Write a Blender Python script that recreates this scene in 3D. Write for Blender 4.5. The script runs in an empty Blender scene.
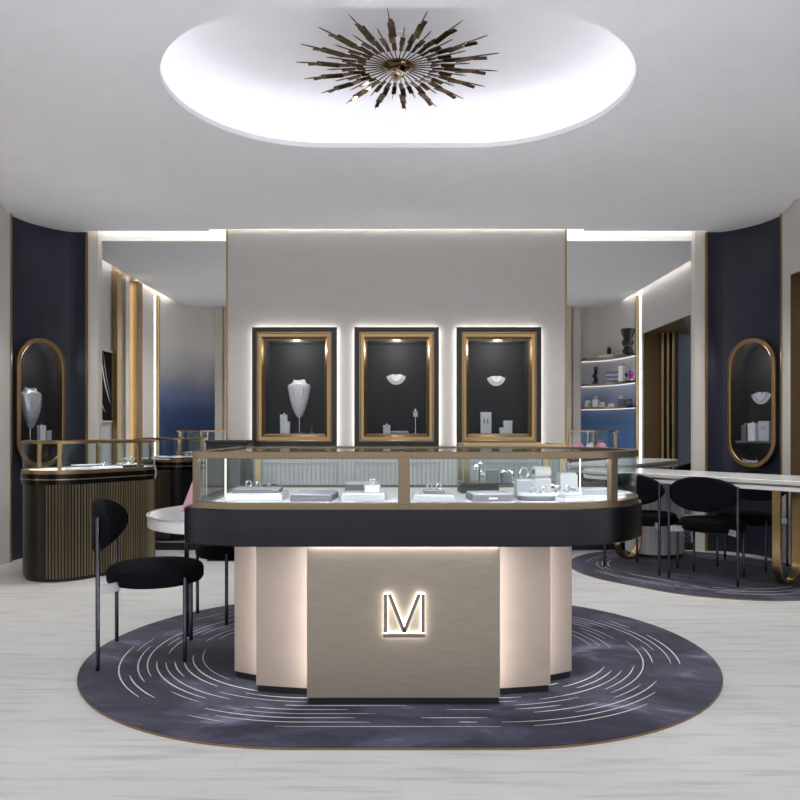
import bpy, bmesh, math, random
from math import pi, sin, cos, radians, atan2, hypot, sqrt
from mathutils import Vector, Matrix
random.seed(7)
S = bpy.context.scene
C = S.collection
CEIL = 3.19

# ------------------------------------------------------------------ materials
def lin(h):
    h = h.lstrip('#'); v = [int(h[i:i+2], 16)/255 for i in (0, 2, 4)]
    return tuple((c/12.92 if c <= .04045 else ((c+.055)/1.055)**2.4) for c in v) + (1,)
def mat(name, col, rough=.5, metal=0.0, vary=0.0, scale=20, stretch=None, bump=0.0, emit=None, estr=0, spec=.5, coat=0, sheen=0, rvary=0):
    m = bpy.data.materials.new(name); m.use_nodes = True
    nt = m.node_tree; b = nt.nodes['Principled BSDF']
    c = lin(col) if isinstance(col, str) else col
    b.inputs['Base Color'].default_value = c
    b.inputs['Roughness'].default_value = rough
    b.inputs['Metallic'].default_value = metal
    b.inputs['Specular IOR Level'].default_value = spec
    b.inputs['Coat Weight'].default_value = coat
    b.inputs['Sheen Weight'].default_value = sheen
    if emit:
        b.inputs['Emission Color'].default_value = lin(emit); b.inputs['Emission Strength'].default_value = estr
    if vary or bump or rvary:
        tc = nt.nodes.new('ShaderNodeTexCoord'); mp = nt.nodes.new('ShaderNodeMapping')
        nz = nt.nodes.new('ShaderNodeTexNoise'); nz.inputs['Scale'].default_value = scale; nz.inputs['Detail'].default_value = 4
        if stretch: mp.inputs['Scale'].default_value = stretch
        nt.links.new(tc.outputs['Object'], mp.inputs[0]); nt.links.new(mp.outputs[0], nz.inputs['Vector'])
        if vary:
            rp = nt.nodes.new('ShaderNodeValToRGB')
            rp.color_ramp.elements[0].position = .3; rp.color_ramp.elements[1].position = .7
            rp.color_ramp.elements[0].color = tuple(x*(1-vary) for x in c[:3])+(1,)
            rp.color_ramp.elements[1].color = tuple(min(1, x*(1+vary)) for x in c[:3])+(1,)
            nt.links.new(nz.outputs['Fac'], rp.inputs[0]); nt.links.new(rp.outputs[0], b.inputs['Base Color'])
        if rvary:
            mr = nt.nodes.new('ShaderNodeMapRange'); mr.inputs[3].default_value = max(0, rough-rvary); mr.inputs[4].default_value = rough+rvary
            nt.links.new(nz.outputs['Fac'], mr.inputs[0]); nt.links.new(mr.outputs[0], b.inputs['Roughness'])
        if bump:
            bp = nt.nodes.new('ShaderNodeBump'); bp.inputs['Strength'].default_value = bump; bp.inputs['Distance'].default_value = .01
            nt.links.new(nz.outputs['Fac'], bp.inputs['Height']); nt.links.new(bp.outputs[0], b.inputs['Normal'])
    return m
def emis(name, col, s):
    m = bpy.data.materials.new(name); m.use_nodes = True; nt = m.node_tree
    nt.nodes.remove(nt.nodes['Principled BSDF'])
    e = nt.nodes.new('ShaderNodeEmission'); e.inputs[0].default_value = lin(col); e.inputs[1].default_value = s
    nt.links.new(e.outputs[0], nt.nodes['Material Output'].inputs[0]); m.cycles.emission_sampling = 'FRONT'; return m
def glass_mat(name, tint='#ffffff', f0=.04, gloss=1.0, rough=.02):
    """thin pane: clear, with Schlick reflection"""
    m = bpy.data.materials.new(name); m.use_nodes = True; nt = m.node_tree
    nt.nodes.remove(nt.nodes['Principled BSDF'])
    t = nt.nodes.new('ShaderNodeBsdfTransparent'); t.inputs[0].default_value = lin(tint)
    g = nt.nodes.new('ShaderNodeBsdfGlossy'); g.inputs['Roughness'].default_value = rough
    lw = nt.nodes.new('ShaderNodeLayerWeight')
    pw = nt.nodes.new('ShaderNodeMath'); pw.operation = 'POWER'; pw.inputs[1].default_value = 5
    ma = nt.nodes.new('ShaderNodeMath'); ma.operation = 'MULTIPLY_ADD'; ma.inputs[1].default_value = .8*gloss; ma.inputs[2].default_value = f0*gloss
    mx = nt.nodes.new('ShaderNodeMixShader')
    nt.links.new(lw.outputs['Facing'], pw.inputs[0]); nt.links.new(pw.outputs[0], ma.inputs[0]); nt.links.new(ma.outputs[0], mx.inputs[0])
    nt.links.new(t.outputs[0], mx.inputs[1]); nt.links.new(g.outputs[0], mx.inputs[2])
    nt.links.new(mx.outputs[0], nt.nodes['Material Output'].inputs[0]); return m
def grad_mat(name, z0, z1, stops, rough=.7):
    """dyed fabric: the colour itself runs from navy at the foot to white at the top"""
    m = bpy.data.materials.new(name); m.use_nodes = True; nt = m.node_tree; b = nt.nodes['Principled BSDF']
    tc = nt.nodes.new('ShaderNodeTexCoord'); sp = nt.nodes.new('ShaderNodeSeparateXYZ')
    mr = nt.nodes.new('ShaderNodeMapRange'); mr.inputs[1].default_value = z0; mr.inputs[2].default_value = z1
    rp = nt.nodes.new('ShaderNodeValToRGB')
    nz = nt.nodes.new('ShaderNodeTexNoise'); nz.inputs['Scale'].default_value = 2
    ad = nt.nodes.new('ShaderNodeMath'); ad.operation = 'MULTIPLY_ADD'; ad.inputs[1].default_value = .08
    nt.links.new(tc.outputs['Object'], sp.inputs[0]); nt.links.new(tc.outputs['Object'], nz.inputs['Vector'])
    nt.links.new(sp.outputs[2], mr.inputs[0]); nt.links.new(nz.outputs['Fac'], ad.inputs[0]); nt.links.new(mr.outputs[0], ad.inputs[2])
    nt.links.new(ad.outputs[0], rp.inputs[0])
    e = rp.color_ramp.elements
    while len(e) < len(stops): e.new(.5)
    for i, (p, c) in enumerate(stops): e[i].position = p; e[i].color = lin(c)
    nt.links.new(rp.outputs[0], b.inputs['Base Color']); b.inputs['Roughness'].default_value = rough
    return m

M = {}
M['ceil'] = mat('ceiling_paint', '#f0f0f4', .9, vary=.015, scale=6)
M['beige'] = mat('beige_wall_paint', '#bfbbb8', .75, vary=.02, scale=8)
M['warmwhite'] = mat('warm_white_paint', '#d9d3cb', .7, vary=.015, scale=8)
M['slot'] = mat('white_slot_paint', '#eeeeec', .8, vary=.01, scale=10)
M['navy'] = mat('navy_wall_covering', '#1a1c32', .45, vary=.30, scale=1.6, bump=.05, rvary=.1)
M['bronze'] = mat('bronze_metal', '#9a815f', .34, 1.0, vary=.06, scale=2)
M['gold'] = mat('brushed_gold', '#b09a72', .30, 1.0, vary=.06, scale=2)
M['paleframe'] = mat('satin_bronze_rail', '#756855', .36, 1.0, vary=.05, scale=2)
M['champ_gold'] = mat('champagne_gold_loop', '#c3a878', .25, 1.0, vary=.05, scale=20)
M['brass'] = mat('polished_brass_plate', '#66513a', .12, 1.0, vary=.25, scale=9)
M['blackframe'] = mat('black_satin_frame', '#1b1b1e', .4, vary=.1, scale=30)
M['darkmetal'] = mat('dark_gunmetal', '#2b2b2f', .27, 1.0, vary=.06, scale=2, stretch=(1, 1, 12))
M['plinth'] = mat('black_plinth', '#15151a', .4, vary=.1, scale=20)
M['champ'] = mat('champagne_panel', '#92877a', .42, .25, vary=.06, scale=9, stretch=(1, 1, 5), bump=.06)
M['champ_side'] = mat('champagne_side_panel', '#aa9b90', .45, .10, vary=.03, scale=14)
M['mirror'] = mat('mirror_silver', '#eef0f2', .015, 1.0, rvary=.005, scale=3)
M['glass'] = glass_mat('clear_glass', '#f8fbfb', .022, .7)
M['niche_glass'] = glass_mat('display_window_glass', '#f4f6f8', .014, .7, .32)
M['deck'] = mat('white_display_deck', '#f1f1f3', .6, vary=.01, scale=20)
M['rib_gold'] = mat('bronze_fluting', '#85775f', .3, .9, vary=.35, scale=6, stretch=(6, 6, .03))
M['rib_dark'] = mat('dark_bronze_panel', '#2a2725', .35, .6, vary=.12, scale=12)
M['velvet'] = mat('black_velvet', '#0a0b12', .95, vary=.25, scale=8, bump=.05, spec=.15)
M['leg'] = mat('dark_chrome_leg', '#4c4d55', .22, 1.0, vary=.08, scale=20)
M['bracket'] = mat('pale_metal_bracket', '#d4d6dc', .35, .5, vary=.03, scale=20)
M['white'] = mat('white_lacquer', '#e6e6e8', .35, vary=.015, scale=10, coat=.2)
M['marble'] = mat('white_marble_top', '#d9d8d8', .22, vary=.06, scale=3, coat=.2)
M['flute_white'] = mat('white_fluted_panel', '#d3d3d6', .5, vary=.03, scale=10)
M['niche'] = mat('charcoal_niche_lining', '#1c1b1f', .75, vary=.08, scale=8)
M['bust'] = mat('pearl_white_bust', '#e8e6e4', .35, vary=.04, scale=6)
M['silverbust'] = mat('silver_bust', '#c8c9cf', .25, .5, vary=.15, scale=7)
M['greytray'] = mat('grey_leatherette_tray', '#6a6a71', .55, vary=.06, scale=30)
M['palegrey'] = mat('pale_grey_leatherette', '#b9b9bf', .5, vary=.03, scale=30)
M['silver'] = mat('silver_jewellery', '#d9dbe0', .15, 1.0, vary=.05, scale=30)
M['blackcase'] = mat('black_leather_case', '#1c1c20', .45, vary=.12, scale=40, bump=.05)
M['pink'] = mat('pink_card', '#d9a9b4', .6, vary=.05, scale=12)
M['pinkbag'] = mat('dusty_pink_leather', '#b7707f', .55, vary=.15, scale=10)
M['magenta'] = mat('magenta_stone', '#8e1f86', .2, vary=.2, scale=8)
M['brown'] = mat('bronze_brown_panel', '#6b5436', .45, .35, vary=.08, scale=6, stretch=(3, 3, .4))
M['slate'] = mat('slate_grey_panel', '#6f7a86', .45, vary=.05, scale=6)
M['mall'] = mat('dim_corridor_wall', '#6a6d66', .6, vary=.2, scale=1.2)
M['acrylic'] = glass_mat('clear_acrylic', '#e0e8f0', .08, 1.2)
M['rug'] = None
M['rugline'] = mat('ivory_rug_yarn', '#d8d8dc', .9, vary=.12, scale=60)
M['canvas'] = mat('black_canvas', '#0d0d0f', .95, vary=.2, scale=30, spec=.1)
M['led'] = emis('white_led', '#fffaf4', 22)
M['led_cove'] = emis('cove_led', '#fdfbff', 5)
M['led_halo'] = emis('halo_led', '#fffcf6', 10)
M['led_case'] = emis('showcase_led', '#fdfcff', 110)
M['led_edge'] = emis('edge_led', '#fffdfa', 17)
M['led_wash'] = emis('wash_led', '#fffaf2', 60)
M['led_rod'] = emis('rod_led', '#fffdf8', 3)
M['led_soft'] = emis('counter_led', '#fff6ea', 5)
M['led_shelf'] = emis('shelf_led', '#eef4ff', 1.5)

def rug_material():
    m = bpy.data.materials.new('navy_mottled_pile'); m.use_nodes = True; nt = m.node_tree; b = nt.nodes['Principled BSDF']
    tc = nt.nodes.new('ShaderNodeTexCoord')
    n1 = nt.nodes.new('ShaderNodeTexNoise'); n1.inputs['Scale'].default_value = 2.2; n1.inputs['Detail'].default_value = 7; n1.inputs['Roughness'].default_value = .62; n1.inputs['Distortion'].default_value = .8
    n2 = nt.nodes.new('ShaderNodeTexNoise'); n2.inputs['Scale'].default_value = 90
    r1 = nt.nodes.new('ShaderNodeValToRGB'); e = r1.color_ramp.elements
    e[0].position = .30; e[0].color = lin('#25252f'); e[1].position = .70; e[1].color = lin('#7f7d93')
    x = e.new(.48); x.color = lin('#393948'); x = e.new(.60); x.color = lin('#4f4e61')
    mp = nt.nodes.new('ShaderNodeMapping'); mp.inputs['Scale'].default_value = (.7, 1.3, 1)
    nt.links.new(tc.outputs['Object'], mp.inputs[0]); nt.links.new(mp.outputs[0], n1.inputs['Vector']); nt.links.new(tc.outputs['Object'], n2.inputs['Vector'])
    nt.links.new(n1.outputs['Fac'], r1.inputs[0])
    mx = nt.nodes.new('ShaderNodeMix'); mx.data_type = 'RGBA'; mx.blend_type = 'OVERLAY'; mx.inputs[0].default_value = .35
    nt.links.new(r1.outputs[0], mx.inputs[6]); nt.links.new(n2.outputs['Color'], mx.inputs[7])
    nt.links.new(mx.outputs[2], b.inputs['Base Color']); b.inputs['Roughness'].default_value = .95
    b.inputs['Specular IOR Level'].default_value = .1; b.inputs['Sheen Weight'].default_value = .1
    bp = nt.nodes.new('ShaderNodeBump'); bp.inputs['Strength'].default_value = .3; bp.inputs['Distance'].default_value = .004
    nt.links.new(n2.outputs['Fac'], bp.inputs['Height']); nt.links.new(bp.outputs[0], b.inputs['Normal'])
    return m
M['rug'] = rug_material()
def floor_material():
    m = bpy.data.materials.new('pale_wood_tile'); m.use_nodes = True; nt = m.node_tree; b = nt.nodes['Principled BSDF']
    tc = nt.nodes.new('ShaderNodeTexCoord')
    br = nt.nodes.new('ShaderNodeTexBrick'); br.inputs['Scale'].default_value = 1
    br.inputs['Brick Width'].default_value = 1.6; br.inputs['Row Height'].default_value = .26; br.inputs['Mortar Size'].default_value = .0022
    br.offset = .37
    br.inputs['Color1'].default_value = lin('#cbcbca'); br.inputs['Color2'].default_value = lin('#c4c4c4'); br.inputs['Mortar'].default_value = lin('#bfbebd')
    mp = nt.nodes.new('ShaderNodeMapping'); mp.inputs['Scale'].default_value = (.8, 9, 1)
    nz = nt.nodes.new('ShaderNodeTexNoise'); nz.inputs['Scale'].default_value = 2.2; nz.inputs['Detail'].default_value = 6; nz.inputs['Roughness'].default_value = .6
    rp = nt.nodes.new('ShaderNodeValToRGB'); rp.color_ramp.elements[0].position = .28; rp.color_ramp.elements[0].color = lin('#bdbcbb')
    rp.color_ramp.elements[1].position = .5; rp.color_ramp.elements[1].color = (1, 1, 1, 1)
    mx = nt.nodes.new('ShaderNodeMix'); mx.data_type = 'RGBA'; mx.blend_type = 'MULTIPLY'; mx.inputs[0].default_value = .6
    nt.links.new(tc.outputs['Object'], br.inputs['Vector']); nt.links.new(tc.outputs['Object'], mp.inputs[0]); nt.links.new(mp.outputs[0], nz.inputs['Vector'])
    nt.links.new(nz.outputs['Fac'], rp.inputs[0]); nt.links.new(br.outputs['Color'], mx.inputs[6]); nt.links.new(rp.outputs[0], mx.inputs[7])
    nt.links.new(mx.outputs[2], b.inputs['Base Color']); b.inputs['Roughness'].default_value = .38
    b.inputs['Specular IOR Level'].default_value = .35
    return m
M['floor'] = floor_material()
M['ombre'] = grad_mat('ombre_fabric', .9, 3.1, [(0, '#1d2e57'), (.30, '#2b4370'), (.46, '#727b98'), (.58, '#b2b0b5'), (.78, '#e4e0dc')])
M['ombre_shelf'] = grad_mat('ombre_shelf_back', .9, 2.8, [(0, '#3d6494'), (.28, '#5478a6'), (.45, '#93a6c8'), (.62, '#d3d6e0'), (.85, '#d3cfcb')])

# ------------------------------------------------------------------ mesh builder
class MB:
    def __init__(s): s.bm = bmesh.new()
    def v(s, p): return s.bm.verts.new(p)
    def face(s, vs):
        try: return s.bm.faces.new(vs)
        except ValueError: return None
    def box(s, x0, x1, y0, y1, z0, z1, mtx=None):
        ps = [(x0, y0, z0), (x1, y0, z0), (x1, y1, z0), (x0, y1, z0), (x0, y0, z1), (x1, y0, z1), (x1, y1, z1), (x0, y1, z1)]
        vs = [s.v(mtx @ Vector(p) if mtx else p) for p in ps]
        for f in ((0, 3, 2, 1), (4, 5, 6, 7), (0, 1, 5, 4), (1, 2, 6, 5), (2, 3, 7, 6), (3, 0, 4, 7)): s.face([vs[i] for i in f])
        return s
    def loft(s, loops, closed_loop=True, closed_prof=False, cap0=False, cap1=False):
        L = [[s.v(p) for p in lp] for lp in loops]; n = len(L[0])
        rng = range(len(L) if closed_prof else len(L)-1)
        for i in rng:
            a, b = L[i], L[(i+1) % len(L)]
            for j in range(n if closed_loop else n-1):
                k = (j+1) % n; s.face([a[j], a[k], b[k], b[j]])
        if cap0: s.face(L[0][::-1])
        if cap1: s.face(L[-1])
        return s
    def prism(s, poly, z0, z1, mtx=None):
        a = [Vector((p[0], p[1], z0)) for p in poly]; b = [Vector((p[0], p[1], z1)) for p in poly]
        if mtx: a = [mtx @ p for p in a]; b = [mtx @ p for p in b]
        return s.loft([a, b], cap0=True, cap1=True)
    def ring(s, outer, inner, z0, z1):
        f = lambda pl, z: [(p[0], p[1], z) for p in pl]
        return s.loft([f(outer, z0), f(outer, z1), f(inner, z1), f(inner, z0)], closed_prof=True)
    def strip(s, pts, t, z0, z1):
        """upright band of thickness t along an open plan path"""
        n = len(pts); nr = []
        for i in range(n):
            a = Vector(pts[max(0, i-1)]); b = Vector(pts[min(n-1, i+1)]); d = (b-a).normalized(); nr.append(Vector((-d.y, d.x)))
        o = [Vector(p)+nr[i]*t/2 for i, p in enumerate(pts)]; q = [Vector(p)-nr[i]*t/2 for i, p in enumerate(pts)]
        secs = [[(o[i].x, o[i].y, z0), (o[i].x, o[i].y, z1), (q[i].x, q[i].y, z1), (q[i].x, q[i].y, z0)] for i in range(n)]
        return s.loft(secs, cap0=True, cap1=True)
    def tube(s, pts, r, n=10, closed=False):
        pts = [Vector(p) for p in pts]; N = len(pts); secs = []
        up = None
        for i in range(N):
            if closed: d = (pts[(i+1) % N]-pts[i-1]).normalized()
            else: d = (pts[min(N-1, i+1)]-pts[max(0, i-1)]).normalized()
            if up is None: up = Vector((0, 0, 1)) if abs(d.z) < .9 else Vector((1, 0, 0))
            a = d.cross(up).normalized(); b = a.cross(d).normalized(); up = b
            rr = r[i] if isinstance(r, (list, tuple)) else r
            secs.append([pts[i]+a*cos(2*pi*k/n)*rr+b*sin(2*pi*k/n)*rr for k in range(n)])
        return s.loft(secs, closed_prof=closed, cap0=not closed, cap1=not closed)
    def lathe(s, prof, n=24, c=(0, 0, 0)):
        loops = [[(c[0]+r*cos(2*pi*k/n), c[1]+r*sin(2*pi*k/n), c[2]+z) for k in range(n)] for r, z in prof]
        return s.loft(loops, cap0=prof[0][0] > 1e-6, cap1=prof[-1][0] > 1e-6)
    def fill(s, loops):
        """flat sheet with holes; loops of 3D points"""
        es = []
        for lp in loops:
            vs = [s.v(p) for p in lp]
            for i in range(len(vs)): es.append(s.bm.edges.new((vs[i], vs[(i+1) % len(vs)])))
        bmesh.ops.triangle_fill(s.bm, use_beauty=True, use_dissolve=False, edges=es); return s
    def extr(s, d):
        r = bmesh.ops.extrude_face_region(s.bm, geom=s.bm.faces[:])
        bmesh.ops.translate(s.bm, vec=d, verts=[g for g in r['geom'] if isinstance(g, bmesh.types.BMVert)]); return s
    def keep(s, test):
        """keep only the faces that give light: test(normal)"""
        bmesh.ops.recalc_face_normals(s.bm, faces=s.bm.faces); s.bm.normal_update()
        bmesh.ops.delete(s.bm, geom=[f for f in s.bm.faces if not test(f.normal)], context='FACES'); return s
    def build(s, name, m, parent=None, bevel=0, smooth=True, loc=None, rz=0, recalc=True):
        bmesh.ops.remove_doubles(s.bm, verts=s.bm.verts, dist=1e-6)
        if recalc: bmesh.ops.recalc_face_normals(s.bm, faces=s.bm.faces)
        me = bpy.data.meshes.new(name); s.bm.to_mesh(me); s.bm.free()
        o = bpy.data.objects.new(name, me); C.objects.link(o)
        me.materials.append(M[m] if isinstance(m, str) else m)
        if smooth:
            me.polygons.foreach_set('use_smooth', [True]*len(me.polygons)); me.set_sharp_from_angle(angle=radians(38))
        if bevel:
            b = o.modifiers.new('bevel', 'BEVEL'); b.width = bevel; b.segments = 2; b.limit_method = 'ANGLE'; b.angle_limit = radians(40)
        if parent: o.parent = parent
        if loc: o.location = loc
        if rz: o.rotation_euler.z = rz
        return o
def tag(o, label, cat, group=None):
    o['label'] = label; o['category'] = cat
    if group: o['group'] = group
    return o
def thing(name, label, cat, loc=(0, 0, 0), rz=0, group=None):
    o = bpy.data.objects.new(name, None); C.objects.link(o); o.empty_display_size = .1
    o.location = loc; o.rotation_euler.z = rz
    return tag(o, label, cat, group)
def struct(o): o['kind'] = 'structure'; return o
def part(o, label): o['label'] = label; return o
def dup(root, loc, rz=None, label=None, group=None):
    r = root.copy(); C.objects.link(r); r.location = loc
    if rz is not None: r.rotation_euler.z = rz
    if label: r['label'] = label
    if group: r['group'] = group
    for ch in list(root.children):
        c = ch.copy(); C.objects.link(c); c.parent = r
        for g in list(ch.children):
            d = g.copy(); C.objects.link(d); d.parent = c
    return r
def stad(r, hs, cx=0, cy=0, n=24):
    P = []
    for i in range(n+1): a = -pi/2+pi*i/n; P.append((cx+hs+r*cos(a), cy+r*sin(a)))
    for i in range(n+1): a = pi/2+pi*i/n; P.append((cx-hs+r*cos(a), cy+r*sin(a)))
    return P
def rot2(pts, a, c=(0, 0)): return [(c[0]+p[0]*cos(a)-p[1]*sin(a), c[1]+p[0]*sin(a)+p[1]*cos(a)) for p in pts]
def lamp(name, kind, loc, energy, size=.1, col=(1, 1, 1), rot=(0, 0, 0), size_y=None, spot=None, blend=.5):
    l = bpy.data.lights.new(name, kind); l.energy = energy; l.color = col
    if kind == 'AREA':
        l.size = size
        if size_y: l.shape = 'RECTANGLE'; l.size_y = size_y
    else: l.shadow_soft_size = size
    if spot: l.spot_size = spot; l.spot_blend = blend
    o = bpy.data.objects.new(name, l); C.objects.link(o); o.location = loc; o.rotation_euler = rot; return o

RUGT = .012
XC = -.035                      # the room's axis
# ------------------------------------------------------------------ shell
struct(MB().box(-5.2, 5.2, -1.5, 8.2, -.1, 0).build('floor', 'floor'))

# plan of the dark corner walls (right side, relative to XC); mirrored for the left
def arcpts(c, r, a0, a1, n=8): return [(c[0]+r*cos(radians(a0+(a1-a0)*i/n)), c[1]+r*sin(radians(a0+(a1-a0)*i/n))) for i in range(n+1)]
CH0 = Vector((3.268, 7.325)); CH1 = Vector((3.553, 6.765)); BULGE = .075       # the chord that carries the capsule window
CHD = (CH1-CH0).normalized(); CHN = Vector((-CHD.y, CHD.x))
if CHN.x < 0: CHN = -CHN
CHPTS = [CH1+(CH0-CH1)*k/12+CHN*BULGE*(1-(k/6-1)**2) for k in range(13)]
def navy_path(sgn):
    P = [(3.10, 7.34), (3.18, 7.34), (3.225, 7.337), tuple(CH0), tuple(CH1), (3.557, 6.72)]
    return [(XC+sgn*p[0], p[1]) for p in P]
HALL = [(XC+s*3.0, 0) for s in (1, -1)]

def mirror_poly(P, s): return [(XC+s*p[0], p[1]) for p in P]
# ceiling with the stadium opening
COVE_C = (-.01, 4.29); COVE_R = .85; COVE_H = .5
out = [(3.43, .8), (3.43, 6.30), (3.55, 6.725)]+[tuple(p) for p in CHPTS]+[(3.225, 7.337), (3.18, 7.34), (3.10, 7.34), (3.10, 7.29), (1.86, 7.29), (1.86, 7.22)]
outer = [(XC+p[0], p[1]) for p in out] + [(XC-p[0], p[1]) for p in out[::-1]]
hole = stad(COVE_R, COVE_H, *COVE_C, n=40)
ce = MB().fill([[(p[0], p[1], CEIL) for p in outer], [(p[0], p[1], CEIL) for p in hole]]).extr(Vector((0, 0, .035)))
ceil = struct(ce.build('ceiling', 'ceil', smooth=False))
cv = MB()
prof = [(.12, .034), (.12, .17), (.112, .215), (.09, .255), (.055, .285), (.01, .305), (-.05, .317), (-.13, .32)]
cv.loft([[(p[0], p[1], CEIL+dz) for p in stad(COVE_R+dr, COVE_H, *COVE_C, n=40)] for dr, dz in prof], cap1=True)
struct(cv.build('trim_1', 'ceil', recalc=True))
struct(MB().ring(stad(COVE_R+.085, COVE_H, *COVE_C, n=40), stad(COVE_R+.045, COVE_H, *COVE_C, n=40), CEIL+.036, CEIL+.048).keep(lambda n: n.z > -.5).build('trim_2', 'led_cove', recalc=False))
# lid over the light slots
lid = MB()
lid.box(-3.9, XC-COVE_H-COVE_R-.13, -.2, 7.85, 3.33, 3.37).box(XC+COVE_H+COVE_R+.18, 3.9, -.2, 7.85, 3.33, 3.37)
lid.box(XC-COVE_H-COVE_R-.13, XC+COVE_H+COVE_R+.18, 5.3, 7.85, 3.33, 3.37)
struct(lid.build('ceiling_slot', 'slot', smooth=False))

# back wall behind everything
struct(MB().box(-4.3, 4.3, 7.62, 7.75, 0, 3.33).build('wall_back', 'warmwhite', smooth=False))
# projecting centre wall with three openings
FX = [(295.5-396.5)/733*7.25+XC+.0, XC+.002, (498-396.5)/733*7.25+XC]
FW, FH, FZ = .83, 1.17, 1.21+(430-387)/733*7.2
IW, IH = .60, .92
WX = 1.667
cw = MB()
loops = [[(XC-WX, 7.25, 0), (XC+WX, 7.25, 0), (XC+WX, 7.25, 3.30), (XC-WX, 7.25, 3.30)]]
for fx in FX: loops.append([(fx-IW/2, 7.25, FZ-IH/2), (fx+IW/2, 7.25, FZ-IH/2), (fx+IW/2, 7.25, FZ+IH/2), (fx-IW/2, 7.25, FZ+IH/2)])
cw.fill(loops).extr(Vector((0, .30, 0)))
struct(cw.build('wall_centre', 'beige', smooth=False))
for i, s in enumerate((-1, 1)):
    a = XC+s*WX; MBt = MB().box(min(a, a+s*.018), max(a, a+s*.018), 7.242, 7.60, 0, 3.20)
    struct(MBt.build('trim_%d' % (3+i), 'gold', smooth=False))
# mirror walls, pilasters and trims
MY = 7.40; MZ = 1.21+189/733*MY
for i, s in enumerate((-1, 1)):
    x0, x1 = sorted((XC+s*(WX+.018), XC+s*2.99))
    m = tag(MB().box(x0, x1, MY, MY+.02, .075, MZ).build('wall_mirror', 'mirror', smooth=False),
        'tall wall mirror %s of the three lit display windows, reflecting %s' % (('left', 'a blue ombre panel'), ('right', 'curved shelves'))[i], 'mirror')
    struct(MB().box(x0, x1, MY+.022, 7.615, 0, 3.30).build('wall_%s_recess' % ('left', 'right')[i], 'slot', smooth=False))
    struct(MB().box(x0, x1, MY-.012, MY+.02, 0, .073).build('baseboard_%s' % ('left', 'right')[i], 'plinth', smooth=False))
    x0, x1 = sorted((XC+s*2.992, XC+s*3.13))
    struct(MB().box(x0, x1, 7.35, 7.60, 0, 3.30).build('wall_%s_pilaster' % ('left', 'right')[i], 'warmwhite', smooth=False))
    x0, x1 = sorted((XC+s*3.092, XC+s*3.110))
    P = navy_path(s)
    struct(MB().box(x0, x1, 7.325, 7.35, 0, 3.18).build('trim_%d' % (5+i), 'bronze', smooth=False))

# ------------------------------------------------------------------ capsule windows in the dark corners
CAPW, CAPH = .53, 1.25
CAPZ = 1.21+(430-403)/733*7.08
def capsule(o, n=16):
    """vertical capsule outline moved inward by o, as (s, z)"""
    r = CAPW/2-o; h = CAPH/2-CAPW/2; P = []
    for i in range(n+1): a = pi*i/n; P.append((r*cos(a), h+r*sin(a)))
    for i in range(n+1): a = pi+pi*i/n; P.append((r*cos(a), -h+r*sin(a)))
    return P
class Frame:
    """maps (s, z, d): s to the right on the wall, z up, d out of the wall"""
    def __init__(f, o, right, normal): f.o, f.r, f.n = Vector(o), Vector(right), Vector(normal)
    def __call__(f, s, z, d): return f.o+f.r*s+f.n*d+Vector((0, 0, z))
def sweep_frame(mb, F, outline, prof, closed=True):
    mb.loft([[F(s, z, d) for s, z in outline(o)] for o, d in prof], closed_prof=closed); return mb
def rect(w, h): return lambda o: [(-w/2+o, -h/2+o), (w/2-o, -h/2+o), (w/2-o, h/2-o), (-w/2+o, h/2-o)]
CAPF = []
for i, s in enumerate((-1, 1)):
    P = navy_path(s); side = ('left', 'right')[i]
    mid = (Vector(P[3])+Vector(P[4]))/2; half = (Vector(P[4])-Vector(P[3])).length/2
    d = (Vector(P[4])-Vector(P[3])).normalized()
    if s < 0: d = -d
    nrm = Vector((d.y, -d.x))
    F = Frame((mid.x, mid.y, CAPZ), (d.x, d.y, 0), (nrm.x, nrm.y, 0)); CAPF.append(F)
    wl = MB()
    for k in range(len(P)-1):
        a, b = P[k], P[k+1]
        if k == 3:
            ch = MB()
            quad = [F(-half, -CAPZ, 0), F(half, -CAPZ, 0), F(half, 3.3-CAPZ, 0), F(-half, 3.3-CAPZ, 0)]
            ch.fill([quad, [F(x, z, 0) for x, z in capsule(.03)]])
            for q in range(1, 24):
                bmesh.ops.bisect_plane(ch.bm, geom=ch.bm.verts[:]+ch.bm.edges[:]+ch.bm.faces[:], plane_co=F(-half+2*half*q/24, 0, 0), plane_no=F.r, dist=1e-7)
            for v in ch.bm.verts:
                sv = (v.co-F.o).dot(F.r); v.co -= F.n*BULGE*(1-(sv/half)**2)
            struct(ch.build('wall_%s_bow' % side, 'navy'))
        else:
            wl.face([wl.v((a[0], a[1], 0)), wl.v((b[0], b[1], 0)), wl.v((b[0], b[1], 3.3)), wl.v((a[0], a[1], 3.3))])
    struct(wl.build('wall_%s_corner' % side, 'navy'))
    struct(MB().box(*sorted((XC+s*3.520, XC+s*3.56)), 6.70, 6.722, 0, 3.2).build('trim_%d' % (7+i), 'gold', smooth=False))

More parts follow.
